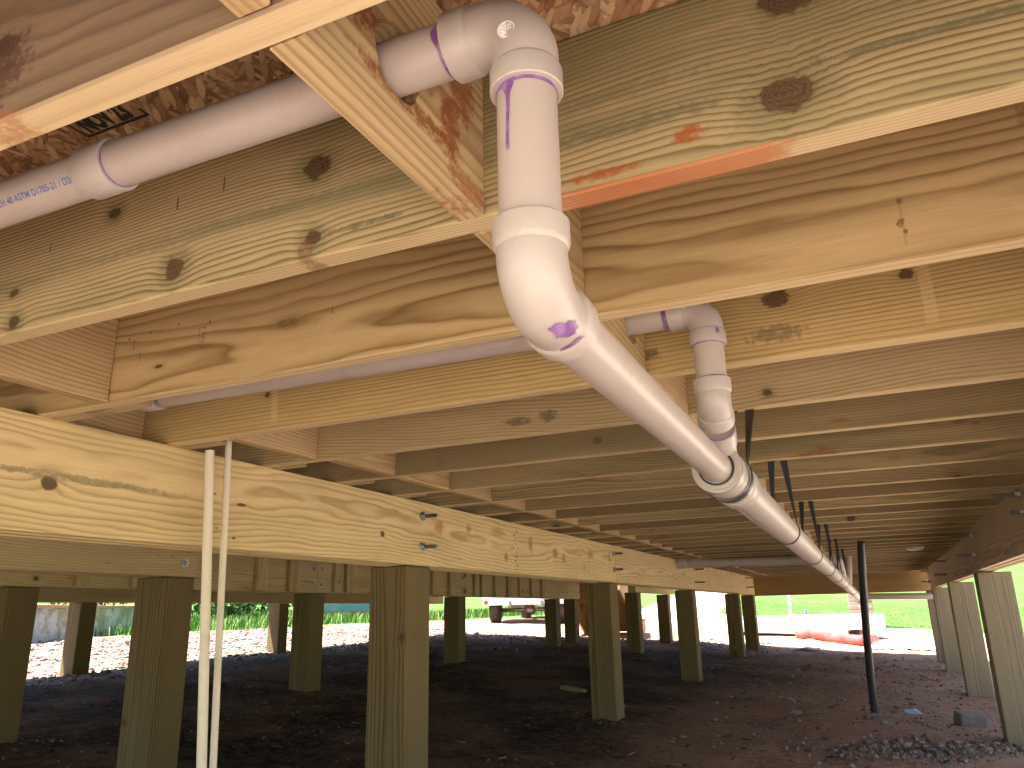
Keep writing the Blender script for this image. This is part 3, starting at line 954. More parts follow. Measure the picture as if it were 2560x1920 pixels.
def emboss_disc(parent, c, nrm, rx, rz, nm='embossed_mark'):
    nrm = Vector(nrm).normalized()
    u = nrm.cross(Vector((0, 0, 1))).normalized()
    v = u.cross(nrm)
    vs, fs = [], []
    n = 24
    for k, (s_, o_) in enumerate(((1, 0), (0.97, 0.0012), (0.86, 0.0012), (0.84, 0.0005))):
        for i in range(n):
            a = 2 * math.pi * i / n
            vs.append(u * rx * s_ * math.cos(a) + v * rz * s_ * math.sin(a) + nrm * o_)
    for k in range(3):
        for i in range(n):
            j = (i + 1) % n
            fs.append((k * n + i, k * n + j, (k + 1) * n + j, (k + 1) * n + i))
    fs.append(tuple(3 * n + i for i in range(n)))
    o = link(nm, mesh(nm, vs, fs, False), M['emboss'], parent, c)
    # raised letter strokes inside the oval
    vs, fs = [], []
    for row in range(3):
        for q in range(5):
            if random.random() < 0.15:
                continue
            uu, vv = (q - 2) * rx * 0.26, (1 - row) * rz * 0.42
            b = len(vs)
            w, h_ = rx * 0.09, rz * 0.15
            for a_, b_ in ((-w, -h_), (w, -h_), (w, h_), (-w, h_)):
                vs.append(u * (uu + a_) + v * (vv + b_) + nrm * 0.0006)
            for a_, b_ in ((-w, -h_), (w, -h_), (w, h_), (-w, h_)):
                vs.append(u * (uu + a_ * .8) + v * (vv + b_ * .8) + nrm * 0.0016)
            fs += [(b + 4, b + 5, b + 6, b + 7)] + [(b + i, b + (i + 1) % 4, b + 4 + (i + 1) % 4, b + 4 + i) for i in range(4)]
    link('raised_lettering', mesh('raised_lettering', vs, fs), M['emboss'], o, c)
    return o


emboss_disc(e1, (-0.2570, y1 - R2 - 0.0026, z1 - 0.030), (0.05, -1, -0.05), 0.0095, 0.0095)
# drop pipe
p_c = tube_obj('pipe', [(xv, y1, 0.515), (xv, y1, 0.335)], R2, M['pvc'], drain, 40)
# drip of primer on the drop pipe, on the side facing away from the lawn
drip = []
zz = [(0.0, 0.012), (0.008, 0.009), (0.016, 0.0035), (0.03, 0.0026), (0.05, 0.0022), (0.068, 0.0024), (0.073, 0.0030), (0.077, 0.0022)]
for l_, w_ in zz:
    drip.append((-w_ / R2 + 0.02 * math.sin(l_ * 90), l_))
for l_, w_ in zz[::-1]:
    drip.append((w_ * 0.7 / R2 + 0.02 * math.sin(l_ * 90), l_))
for i in range(len(zz) - 1):
    q = [drip[i], drip[i + 1], drip[-2 - i], drip[-1 - i]]
patch_vs, patch_fs = [], []
for i, (l_, w_) in enumerate(zz):
    off = 0.03 * math.sin(l_ * 70)
    for sgn in (-1, 0, 1):
        a = R(254) + off + sgn * w_ * 0.75 / R2
        patch_vs.append((math.cos(a) * (R2 + 0.0006), math.sin(a) * (R2 + 0.0006), -l_))
for i in range(len(zz) - 1):
    for k in range(2):
        patch_fs.append((3 * i + k, 3 * i + 3 + k, 3 * i + 4 + k, 3 * i + 1 + k))
link('primer_drip', mesh('primer_drip', patch_vs, patch_fs, True), M['primer'], p_c, (xv, y1, 0.4955))
# lower elbow, turning down the run
TR = Vector((-0.27 - xv, 1.66 - 0.656, 0.2743 - 0.281)).normalized()
e2, e2end = elbow('elbow', (xv, y1, 0.352), (0, 0, -1), TR, 0.0285, 0.0455, 0.042, R2, hub=0.025)
primer_band(e2, (xv, y1, 0.3525), (0, 0, 1), R2, 0.002, 0.004, 7)
primer_band(e2, e2end, TR, R2, 0.0006, 0.008, 9)
for (c_, a_, sx_, sl_) in (((xv - 0.001, 0.676, 0.281), 66, 0.40, 0.0105), ((xv - 0.001, 0.690, 0.281), 104, 0.5, 0.003), ((xv - 0.002, 0.722, 0.280), 78, 0.30, 0.006), ((xv - 0.002, 0.735, 0.280), 60, 0.12, 0.003)):
    rad_ = R2 + 0.0068 if c_[1] < 0.70 else R2 + 0.0002
    ol = []
    for i in range(22):
        t_ = 2 * math.pi * i / 22
        k_ = 1 + 0.35 * mnoise.noise((math.cos(t_) * 3, math.sin(t_) * 3, c_[1] * 50))
        ol.append((sx_ * k_ * math.cos(t_), sl_ * k_ * math.sin(t_)))
    patch(e2, c_, TR, rad_, R(a_), ol)
cb = Vector((xv, y1 + 0.0455, 0.352 - 0.0285))
sv, sf = [], []
ns, nr = 26, 5
for k in range(nr + 1):
    for i in range(ns):
        t_ = 2 * math.pi * i / ns
        w_ = (1 + 0.45 * mnoise.noise((math.cos(t_) * 2.6, math.sin(t_) * 2.6, 3.3))) * k / nr
        ps = 0.62 + 0.42 * w_ * math.cos(t_)
        ph = R(77) + w_ * (0.17 * math.sin(t_) + 0.10 * math.cos(t_))
        er = Vector((0, -math.cos(ph), -math.sin(ph)))
        sv.append(er * 0.0455 + (er * math.cos(ps) + Vector((math.sin(ps), 0, 0))) * (R2 + 0.0042))
for k in range(nr):
    for i in range(ns):
        j = (i + 1) % ns
        sf.append((k * ns + i, (k + 1) * ns + i, (k + 1) * ns + j, k * ns + j))
link('primer_stain', mesh('primer_stain', sv, sf, True), M['primer'], e2, cb)
wy0 = Vector((-0.27, 1.632, 0.2815))
p_d = tube_obj('pipe', [e2end - TR * 0.03, wy0 + Vector((0, 0.05, 0))], R2, M['pvc'], drain, 40)


# trunk axis
def tk(Y):
    return Vector((-0.27, Y, 0.302 - 0.0125 * Y))


# wye with reducing bush: face ring, hub, body, far hub
def ring(parent, name, c, d, r_out, r_in, th, mat):
    d = Vector(d).normalized()
    u = d.cross(Vector((0, 0, 1))).normalized()
    v = u.cross(d)
    n = 44
    vs, fs = [], []
    for (r_, o_) in ((r_out, 0), (r_in, 0), (r_in, th), (r_out, th)):
        for i in range(n):
            a = 2 * math.pi * i / n
            vs.append((u * math.cos(a) + v * math.sin(a)) * r_ + d * o_)
    for k in range(4):
        for i in range(n):
            j = (i + 1) % n
            k2 = (k + 1) % 4
            fs.append((k * n + i, k2 * n + i, k2 * n + j, k * n + j))
    return link(name, mesh(name, vs, fs, False), M[mat], parent, c)


HR = 0.0525
w0 = tk(1.632)
wye = tube_obj('wye_fitting', [tk(1.634), tk(1.636), tk(1.690), tk(1.6925), tk(1.695), tk(1.84), tk(1.8425), tk(1.845), tk(1.905), tk(1.907)],
               [HR - 0.001, HR, HR, HR - 0.001, HR - 0.004, HR - 0.004, HR - 0.001, HR, HR, HR - 0.001], M['pvc_fit'], drain, 48)
ring(wye, 'reducing_bush', tk(1.628), (0, 1, -0.0125), 0.0455, R2 + 0.0005, 0.012, 'pvc_fit')
ring(wye, 'seal_ring', tk(1.6255), (0, 1, -0.0125), 0.0375, 0.0335, 0.004, 'seal')
primer_band(wye, tk(1.6265), (0, -1, 0), R2, 0.002, 0.003, 12)
primer_band(wye, tk(1.636), (0, 1, 0), HR, 0.001, 0.006, 13)
# branch of the wye
bj = tk(1.715)
bd = (Vector((-0.2446, 1.526, 0.40)) - bj).normalized()
tube_obj('branch_hub', [bj, bj + bd * 0.095, bj + bd * 0.0975, bj + bd * 0.1, bj + bd * 0.140, bj + bd * 0.141], [0.034, 0.034, 0.0352, 0.0365, 0.0365, 0.0355], M['pvc_fit'], wye, 40)
primer_band(wye, bj + bd * 0.1415, bd, R2 + 0.003, 0.002, 0.003, 15)
# second drop
x2, y2 = -0.2446, 1.526
z2 = 0.594
p_e = tube_obj('pipe', [(-1.76, y2, z2 + 0.017), (-0.30, y2, z2)], R2, M['pvc'], drain, 36)
cp2 = tube_obj('coupling', [(-1.83, y2, z2 + 0.018), (-1.828, y2, z2 + 0.018), (-1.782, y2, z2 + 0.0175), (-1.78, y2, z2 + 0.0175)], [0.0345, 0.036, 0.036, 0.0345], M['pvc_fit'], drain, 36)
primer_band(cp2, (-1.781, y2, z2 + 0.017), (1, 0, 0), R2, 0.004, 0.010, 16)
e3, e3end = elbow('elbow', (-0.319, y2, z2), (1, 0, 0), (0, 0, -1), 0.0294, 0.045, 0.034, R2, hub=0.028)
primer_band(e3, (-0.3195, y2, z2), (-1, 0, 0), R2, 0.008, 0.008, 18)
primer_band(e3, e3end, (0, 0, -1), R2, 0.002, 0.004, 19)
emboss_disc(e3, (-0.283, y2 - R2 - 0.0036, z2 + 0.006), (-0.1, -1, -0.1), 0.009, 0.009)
for i, zz_ in enumerate((0.575, 0.570, 0.565)):
    pass
p_f = tube_obj('pipe', [(x2, y2, 0.525), (x2, y2, 0.42)], R2, M['pvc'], drain, 36)
e4, e4end = elbow('elbow', (x2, y2, 0.441), (0, 0, -1), -bd, 0.030, 0.035, 0.030, R2, hub=0.026, n=8)
primer_band(e4, (x2, y2, 0.4415), (0, 0, 1), R2, 0.002, 0.003, 20)
# a blob of primer on the second drop elbow
ol = [(0.13 * (1 + 0.3 * mnoise.noise((math.cos(i * .3) * 3, math.sin(i * .3) * 3, 4))) * math.cos(i * .314), 0.0065 * math.sin(i * .314)) for i in range(20)]
patch(e3, (x2, y2, 0.535), (0, 0, -1), R2 + 0.0068, R(48), ol)
# trunk
tr_end = 12.9
tk_cuts = [1.88, 3.42, 4.90, 6.55, 8.3, 10.2, tr_end]
tr_o = []
for a, b in zip(tk_cuts[:-1], tk_cuts[1:]):
    tr_o.append(tube_obj('pipe', [tk(a), tk(b)], R3, M['pvc'], drain, 44))
for i, a in enumerate(tk_cuts[2:-1]):
    if i in (1, 3):
        tube_obj('coupling', [tk(a - 0.06), tk(a - 0.058), tk(a + 0.058), tk(a + 0.06)], [R3 + .005, R3 + .0062, R3 + .0062, R3 + .005], M['pvc_fit'], drain, 40)
# far sweep of the trunk, turning right under the end beam
ee, eend = elbow('elbow', tk(tr_end - 0.02), (0, 1, -0.0125), (1, 0, -0.02), 0.05, 0.09, 0.06, R3, hub=0.04)
tube_obj('pipe', [eend - Vector((0.04, 0, 0)), eend + Vector((1.25, 0, -0.03))], R3, M['pvc'], drain, 36)
# side branch along the joists from the girder
yb = 8.2
sb = tube_obj('pipe', [(GX - 0.01, yb, 0.462), (-0.36, yb, 0.43)], R3, M['pvc'], drain, 36)
tube_obj('hub', [(GX + 0.0, yb, 0.462), (GX + 0.004, yb, 0.462), (GX + 0.10, yb, 0.46), (GX + 0.104, yb, 0.46)], [R3, R3 + .0075, R3 + .0075, R3], M['pvc_fit'], sb, 36)
es, _ = elbow('elbow', (-0.40, yb, 0.431), (1, 0, -0.02), (0, 0.5, -0.85), 0.045, 0.06, 0.05, R3, hub=0.04)
tube_obj('branch_hub', [(-0.295, 8.26, 0.33), tk(8.42)], [R3, R3], M['pvc_fit'], es, 32)
# vent stub going up
tube_obj('pipe', [tk(9.3), tk(9.3) + Vector((0.05, 0, 0.42))], R2, M['pvc'], drain, 28)
# pipe print
def text_mesh(txt, size, offset=0.0):
    cu = bpy.data.curves.new('print', 'FONT')
    cu.body = txt
    cu.size = size
    cu.offset = offset
    cu.fill_mode = 'FRONT'
    cu.resolution_u = 3
    ob = bpy.data.objects.new('tmp', cu)
    COL.objects.link(ob)
    dg = bpy.context.evaluated_depsgraph_get()
    dg.update()
    me = bpy.data.meshes.new_from_object(ob.evaluated_get(dg))
    bpy.data.objects.remove(ob)
    me.materials.clear()
    return me


tm = text_mesh('PVC SCH 40 ASTM D1785-21 / D2665', 0.0125, 0.0003)
wmax = max(v.co.x for v in tm.vertices)
bm = bmesh.new(); bm.from_mesh(tm)
bmesh.ops.subdivide_edges(bm, edges=[e for e in bm.edges if e.calc_length() > 0.004], cuts=1)
bm.to_mesh(tm); bm.free()
for v in tm.vertices:
    ph = R(228) - v.co.y / R2
    v.co = Vector((v.co.x - wmax + 0.012, (R2 + 0.0005) * math.cos(ph), (R2 + 0.0005) * math.sin(ph)))
link('printed_text', tm, M['blueink'], p_a, (-0.890, y1, z1 + 0.0012))

# stamp on the strand board
tm = text_mesh("NOV 23", 0.050, 0.0032)
xs_ = [v.co.x for v in tm.vertices]
sxx = 0.098 / (max(xs_) - min(xs_))
for v in tm.vertices:
    v.co = Vector((v.co.x * sxx, -v.co.y, 0))
tm.flip_normals()
link('date_stamp', tm, M['ink'], osb_near, (-1.028, 0.693, H + JD + 0.003 - 0.0006))
vs, fs = [], []
for (a, b, c, d) in ((-1.043, 0.6975, -0.908, 0.7030), (-1.043, 0.630, -1.0385, 0.7030), (-0.9125, 0.684, -0.908, 0.7030), (-0.9125, 0.630, -0.908, 0.662)):
    q = len(vs)
    vs += [(a, b, 0), (a, d, 0), (c, d, 0), (c, b, 0)]
    fs.append((q, q + 1, q + 2, q + 3))
link('stamp_frame', mesh('stamp_frame', vs, fs), M['ink'], osb_near, (0, 0, H + JD + 0.003 - 0.0007))
# grade stamp on the second joist (reads downwards)
def face_text(txt, size, X, Z, Yf, parent, mat, rot=-90, off=0.0):
    tm = text_mesh(txt, size, off)
    ca_, sa_ = math.cos(R(rot)), math.sin(R(rot))
    for v in tm.vertices:
        v.co = Vector((v.co.x * ca_ - v.co.y * sa_, 0, v.co.x * sa_ + v.co.y * ca_))
    return link('grade_stamp', tm, mat, parent, (X, Yf - 0.0006, Z))


YJ2 = Y0 + 2 * SP
face_text('T NO 2', 0.017, -1.325, 0.648, YJ2, joists[2], M['greyink'])
face_text('KD19 HT', 0.009, -1.336, 0.645, YJ2, joists[2], M['greyink'])
face_text('KDHT', 0.010, -1.545, 0.650, YJ2, joists[2], M['greyink'])
face_text('KDHT', 0.010, -1.520, 0.618, YJ2, joists[2], M['greyink'])

# thin cream water risers
r_a = tube_obj('water_riser', [(-1.774, 1.72, H - 0.012), (-1.741, 1.72, 0.1), (-1.655, 1.72, -0.92)], 0.0137, M['cpvc'], None, 20)
tag(r_a, 'thin cream water pipe with faint print, the one closer to the short girder', 'pipe', 'water risers')
r_b = tube_obj('water_riser', [(-1.790, 1.805, H + 0.14), (-1.766, 1.805, 0.1), (-1.716, 1.803, -0.92)], 0.0101, M['cpvc'], None, 20)
tag(r_b, 'slimmer cream water pipe rising between two joists, beside the printed one', 'pipe', 'water risers')


# ------------------------------------------------------------------ straps and black pipe
def strap(label, top, ring_y, rad, width=0.024, parent=None, legs=((-0.012, -1), (0.018, 1)), ctr=None):
    t = thing('hanger_strap', label, 'strap', ctr or tk(ring_y), 'black pipe straps')
    c = ctr or tk(ring_y)
    seq = []
    path = [Vector((c.x + legs[0][0], top, H - 0.002))]
    n = 26
    for i in range(n + 1):
        a = math.pi - (-0.35) + (math.pi + 0.7) * 0 + (math.pi + 0.7) * i / n - 0.35 * 2
        a = math.pi - 0.55 + (math.pi + 1.1) * i / n
        path.append(Vector((c.x + (rad + 0.002) * math.cos(a), c.y, c.z + (rad + 0.002) * math.sin(a))))
    path.append(Vector((c.x + legs[1][0] + 0.012, top + 0.004, H - 0.002)))
    vs, fs = [], []
    th = 0.0012
    for i, p in enumerate(path):
        q0, q1 = path[max(0, i - 1)], path[min(len(path) - 1, i + 1)]
        tg = (q1 - q0).normalized()
        if i in (0,):
            nrm = Vector((0, -1, 0.0)); w = Vector((1, 0, 0))
        elif i == len(path) - 1:
            nrm = Vector((0, -1, 0.0)); w = Vector((1, 0, 0))
        else:
            w = Vector((0, 1, 0)); nrm = tg.cross(w).normalized()
        w = w * width / 2
        if i == len(path) - 1:
            w = -w * 1
            w = Vector((width / 2, 0, 0))
        vs += [p - w + nrm * th, p + w + nrm * th, p + w - nrm * th, p - w - nrm * th]
    for i in range(len(path) - 1):
        b = 4 * i
        for k in range(4):
            fs.append((b + k, b + (k + 1) % 4, b + 4 + (k + 1) % 4, b + 4 + k))
    base = Vector(t.location)
    link('strap_band', mesh('strap_band', [v - base for v in vs], fs), M['strap'], t, base)
    return t


names = ['black plastic strap pulled tight round the wye fitting', 'first perforated black V strap past the wye', 'second perforated black V strap past the wye',
         'third black V strap past the wye', 'fourth black V strap past the wye', 'fifth black V strap past the wye, beside the black pole']
for i, k in enumerate((4, 6, 9, 12, 15, 18)):
    strap(names[i], Y0 + SP * k + 0.012, 1.76 if i == 0 else Y0 + SP * k + 0.14, HR if i == 0 else R3)
strap('small black strap hanging the side branch near the yellow girder', yb + 0.02, yb, R3, ctr=Vector((-1.17, yb, 0.448)))
strap('black strap holding the cross pipe below the end beam', 13.2, eend.y, R3, ctr=Vector((0.86, eend.y, eend.z - 0.02)))
pole_pts = [(-0.155, 7.42, -0.93), (-0.150, 7.40, -0.6), (-0.128, 7.28, -0.2), (-0.098, 7.10, 0.2), (-0.078, 6.98, 0.40), (-0.066, 6.93, 0.497)]
pole = tube_obj('black_pipe', pole_pts, 0.031, M['strap'], None, 24)
tag(pole, 'black plastic pipe standing upright from the soil to the joists', 'pipe')
cap = tube_obj('pipe_cap', [(0.357, 8.0, H - 0.001), (0.357, 8.0, H - 0.02), (0.357, 8.0, H - 0.032)], [0.075, 0.07, 0.03], M['pvc_fit'], None, 24)
tag(cap, 'small white round cap fixed under a joist near the weathered girder', 'cap')


# ================================================================== outside
def gh(x, y, dz=0.0):
    return ground_height(x, y) + dz


# ------------------------------------------------------------------ garden wall with brick cap
def concrete():
    s = NT('mossy_concrete')
    v = s.obj()
    n1 = s.noise(v, 2.5, 5, 0.65)
    n2 = s.noise(v, 18, 4, 0.7)
    c = s.mix(s.step(n2, 0.3, 0.7), (0.30, 0.28, 0.25), (0.46, 0.44, 0.40))
    x, y, z = s.sep(v)
    c = s.mix(s.step(s.m('ADD', n1, s.m('MULTIPLY', z, 0.35)), 0.55, 0.75, 0, 0.8), c, (0.17, 0.17, 0.07))
    s.bump(n2, 0.6, 0.01)
    return s.fin(c, 0.9, spec=0.2)


M['concrete'] = concrete()
M['brick'] = simple('red_brick', (0.42, 0.17, 0.10), 0.85, var=0.6, nscale=12, dark=(0.30, 0.20, 0.16))
wa, wb = Vector((-10.6, 4.83, 0)), Vector((-18.9, 17.19, 0))
wd = (wb - wa).normalized()
wl = (wb - wa).length
wrot = math.atan2(wd.y, wd.x)
wt = thing('garden_wall', 'low mossy concrete garden wall with a red brick cap beyond the sunlit gravel', 'wall', (wa.x, wa.y, -0.35))
vs, fs = [], []
nseg = 90
prof = [(-0.11, -0.25), (-0.10, 0.15), (-0.10, 0.45), (-0.10, 0.56), (0.10, 0.56), (0.10, 0.45), (0.10, 0.15), (0.11, -0.25)]
for i in range(nseg + 1):
    u_ = wl * i / nseg
    p = wa + wd * u_
    zb_ = -0.34 + 0.016 * u_ * 0.6
    for (o_, h_) in prof:
        k_ = 0.015 * mnoise.noise((u_ * 1.7, o_ * 9, h_ * 4))
        q = p + Vector((-wd.y, wd.x, 0)) * (o_ + k_)
        vs.append((q.x - wa.x, q.y - wa.y, zb_ + h_ + 0.008 * mnoise.noise((u_ * 2, 5, h_)) + 0.35))
for i in range(nseg):
    for k in range(len(prof) - 1):
        b = i * len(prof)
        fs.append((b + k, b + len(prof) + k, b + len(prof) + k + 1, b + k + 1))
link('concrete_face', mesh('concrete_face', vs, fs, False), M['concrete'], wt, (wa.x, wa.y, -0.35))
nb = int(wl / 0.215)
bme = box_mesh(0.2, 0.24, 0.062, 0.005, M['brick'])
for i in range(nb):
    u_ = 0.11 + i * 0.215
    p = wa + wd * u_
    zb_ = -0.34 + 0.016 * u_ * 0.6
    o = link('brick', bme, None, wt, (p.x, p.y, zb_ + 0.56 + 0.036 + random.uniform(-0.003, 0.004)), (0, 0, wrot + random.uniform(-0.02, 0.02)))


# ------------------------------------------------------------------ scatter helper meshes
ICO = bmesh.new()
bmesh.ops.create_icosphere(ICO, subdivisions=1, radius=1)
ICO_V = np.array([v.co[:] for v in ICO.verts])
ICO_F = np.array([[v.index for v in f.verts] for f in ICO.faces])
ICO.free()


def tri_mesh(name, V, F, tint=None):
    me = bpy.data.meshes.new(name)
    me.vertices.add(len(V))
    me.vertices.foreach_set('co', np.asarray(V, dtype=np.float32).ravel())
    k = F.shape[1]
    me.loops.add(F.size)
    me.loops.foreach_set('vertex_index', F.astype(np.int32).ravel())
    me.polygons.add(len(F))
    me.polygons.foreach_set('loop_start', np.arange(0, F.size, k, dtype=np.int32))
    me.polygons.foreach_set('loop_total', np.full(len(F), k, dtype=np.int32))
    if tint is not None:
        a = me.attributes.new('tint', 'FLOAT', 'POINT')
        a.data.foreach_set('value', tint.astype(np.float32))
    me.update(calc_edges=True)
    me.validate()
    return me


def stones(name, pts, sizes, flat=0.6, bury=0.35):
    n = len(pts)
    V = np.zeros((n, len(ICO_V), 3))
    for i in range(n):
        sc = sizes[i] * rng.uniform(0.6, 1.3, 3) * np.array((1, 1, flat))
        v = ICO_V * (1 + rng.uniform(-0.22, 0.22, (len(ICO_V), 1))) * sc
        a = rng.uniform(0, 6.28)
        c_, s_ = math.cos(a), math.sin(a)
        v = v @ np.array(((c_, s_, 0), (-s_, c_, 0), (0, 0, 1)))
        V[i] = v + np.array(pts[i]) + np.array((0, 0, sizes[i] * flat * (1 - 2 * bury)))
    F = (ICO_F[None] + (np.arange(n) * len(ICO_V))[:, None, None]).reshape(-1, 3)
    return tri_mesh(name, V.reshape(-1, 3), F, np.repeat(rng.uniform(0, 1, n), len(ICO_V)))


BOXV = np.array([(a, b, c) for a in (-.5, .5) for b in (-.5, .5) for c in (-.5, .5)])
BOXF = np.array([(0, 1, 3, 2), (4, 6, 7, 5), (0, 4, 5, 1), (2, 3, 7, 6), (0, 2, 6, 4), (1, 5, 7, 3)])


def chips(name, pts, lens, aspect=0.3, thick=0.12, tilt=0.35):
    n = len(pts)
    V = np.zeros((n, 8, 3))
    for i in range(n):
        l = lens[i]
        v = BOXV * np.array((l, l * aspect * rng.uniform(0.6, 1.6), max(0.0015, l * thick)))
        v[4:, 1] *= rng.uniform(0.3, 1)
        e = Matrix.Rotation(rng.uniform(0, 6.28), 3, 'Z') @ Matrix.Rotation(rng.uniform(-tilt, tilt), 3, 'X') @ Matrix.Rotation(rng.uniform(-tilt, tilt), 3, 'Y')
        V[i] = v @ np.array(e).T + np.array(pts[i]) + np.array((0, 0, l * 0.1))
    F = (BOXF[None] + (np.arange(n) * 8)[:, None, None]).reshape(-1, 4)
    return tri_mesh(name, V.reshape(-1, 3), F, np.repeat(rng.uniform(0, 1, n), 8))


def tint_mat(name, stops, rough=0.85):
    s = NT(name)
    nd = s.n('Attribute')
    nd.attribute_name = 'tint'
    return s.fin(s.ramp(nd.outputs['Fac'], stops), rough, spec=0.2)


M['gravel'] = tint_mat('pale_gravel', [(0, (0.05, 0.035, 0.03)), (0.35, (0.16, 0.09, 0.065)), (0.7, (0.25, 0.22, 0.20)), (1, (0.42, 0.39, 0.36))])
M['clod'] = tint_mat('grey_rubble', [(0, (0.13, 0.075, 0.05)), (0.5, (0.21, 0.145, 0.11)), (0.9, (0.29, 0.235, 0.195)), (1, (0.42, 0.37, 0.32))])
M['chips'] = tint_mat('bark_chips', [(0, (0.012, 0.008, 0.006)), (0.5, (0.065, 0.044, 0.031)), (0.8, (0.17, 0.125, 0.09)), (0.94, (0.32, 0.25, 0.18)), (1.0, (0.45, 0.41, 0.36))])
M['straw'] = tint_mat('pale_sawdust', [(0, (0.30, 0.22, 0.12)), (0.6, (0.46, 0.36, 0.21)), (1, (0.60, 0.50, 0.32))])

pts, sz = [], []
while len(pts) < 8500:
    x_, y_ = random.uniform(-14.5, -1.5), random.uniform(2.5, 16)
    g_, gr_, dr_ = zones(x_, y_)
    if random.random() < gr_ and (x_ < -6.6 or y_ > 12.0):
        pts.append((x_, y_, gh(x_, y_)))
        sz.append(random.uniform(0.010, 0.026) if random.random() < 0.9 else random.uniform(0.025, 0.045))
o = link('gravel', stones('gravel', pts, sz), M['gravel'])
tag(o, 'loose pale gravel along the sunlit edge of the house', 'gravel')
o['kind'] = 'stuff'

pts, sz = [], []
for _ in range(800):
    a, r_ = random.gauss(0, 1), random.gauss(0, 1)
    x_, y_ = 0.12 + a * 0.36, 5.95 + r_ * 0.17 + 0.12 * a
    pts.append((x_, y_, gh(x_, y_)))
    sz.append(abs(random.gauss(0, 0.008)) + 0.005)
for _ in range(420):
    x_, y_ = random.uniform(-1.4, 0.7), random.uniform(5.0, 11.5)
    pts.append((x_, y_, gh(x_, y_)))
    sz.append(abs(random.gauss(0, 0.008)) + 0.005)
for _ in range(160):
    x_, y_ = random.uniform(-5.5, 0.5), random.uniform(9, 13.5)
    pts.append((x_, y_, gh(x_, y_)))
    sz.append(abs(random.gauss(0, 0.010)) + 0.006)
o = link('rubble', stones('rubble', pts, sz, 0.75, 0.25), M['clod'])
tag(o, 'grey broken rubble heaped on the clay beside the black pipe', 'rubble')
o['kind'] = 'stuff'

pts, sz = [], []
while len(pts) < 15000:
    y_ = 1.8 + 12.0 * random.random() ** 1.3
    x_ = random.uniform(-7.6, 0.95)
    if random.random() < 0.35 + 0.65 * (mnoise.noise((x_ * 1.6, y_ * 1.6, 4)) > -0.05):
        pts.append((x_, y_, gh(x_, y_)))
        sz.append(random.uniform(0.008, 0.026) if random.random() < 0.94 else random.uniform(0.03, 0.06))
o = link('bark_chips', chips('bark_chips', pts, sz), M['chips'])
tag(o, 'dark bark chips and litter strewn over the shaded soil', 'mulch')
o['kind'] = 'stuff'

pts, sz = [], []
for po in [q for q in COL.objects if q.name.startswith('support_post')]:
    for _ in range(110):
        r_ = PW / 2 + abs(random.gauss(0, 0.20))
        a = random.uniform(0, 6.28)
        x_, y_ = po.location.x + r_ * 1.15 * math.cos(a), po.location.y + r_ * 1.15 * math.sin(a)
        pts.append((x_, y_, gh(x_, y_)))
        sz.append(random.uniform(0.006, 0.022))
o = link('sawdust', chips('sawdust', pts, sz, 0.22, 0.10), M['straw'])
tag(o, 'pale wood shavings scattered round the post feet', 'shavings')
o['kind'] = 'stuff'


# ------------------------------------------------------------------ grass and shrubs
def blades(name, pts, hts, wid=0.007):
    n = len(pts)
    V = np.zeros((n, 5, 3))
    for i in range(n):
        h_ = hts[i]
        a = rng.uniform(0, 6.28)
        d_ = np.array((math.cos(a), math.sin(a), 0))
        w_ = np.array((-d_[1], d_[0], 0)) * wid * (0.6 + h_ * 2)
        b = np.array(pts[i])
        lean = rng.uniform(0.1, 0.6) * h_
        mid = b + d_ * lean * 0.35 + np.array((0, 0, h_ * 0.6))
        V[i] = (b - w_, b + w_, mid + w_ * 0.8, mid - w_ * 0.8, b + d_ * lean + np.array((0, 0, h_ * (1 - 0.1 * lean / max(h_, .01)))))
    q = np.array([(0, 1, 2), (0, 2, 3), (3, 2, 4)])
    F = (q[None] + (np.arange(n) * 5)[:, None, None]).reshape(-1, 3)
    return tri_mesh(name, V.reshape(-1, 3), F, np.repeat(rng.uniform(0, 1, n), 5))


M['grass'] = tint_mat('fresh_grass', [(0, (0.03, 0.08, 0.01)), (0.5, (0.065, 0.15, 0.022)), (0.85, (0.11, 0.21, 0.04)), (1, (0.20, 0.22, 0.08))], 0.7)
pts, ht = [], []
while len(pts) < 22000:
    if random.random() < 0.7:
        x_, y_ = random.uniform(-24, -11), random.uniform(11, 26)
        lo, hi = 0.12, 0.34
    else:
        x_, y_ = random.uniform(-16, -7), random.uniform(25, 33)
        lo, hi = 0.08, 0.22
    side = (Vector((x_, y_, 0)) - wa).cross(wd).z
    if zones(x_, y_)[0] > 0.5 + random.uniform(-0.3, 0.3):
        pts.append((x_, y_, gh(x_, y_) - 0.01))
        ht.append(random.uniform(lo, hi))
o = link('long_grass', blades('long_grass', pts, ht, 0.010), M['grass'])
tag(o, 'bright long grass growing beyond the gravel', 'grass')
o['kind'] = 'stuff'
pts, ht = [], []
while len(pts) < 20000:
    x_, y_ = random.uniform(-9, 9), random.uniform(15, 40)
    if zones(x_, y_)[0] > 0.5 + random.uniform(-0.3, 0.3):
        pts.append((x_, y_, gh(x_, y_) - 0.01))
        ht.append(random.uniform(0.025, 0.055))
o = link('lawn_grass', blades('lawn_grass', pts, ht, 0.012), M['grass'])
tag(o, 'mown green lawn rising behind the house', 'grass')
o['kind'] = 'stuff'

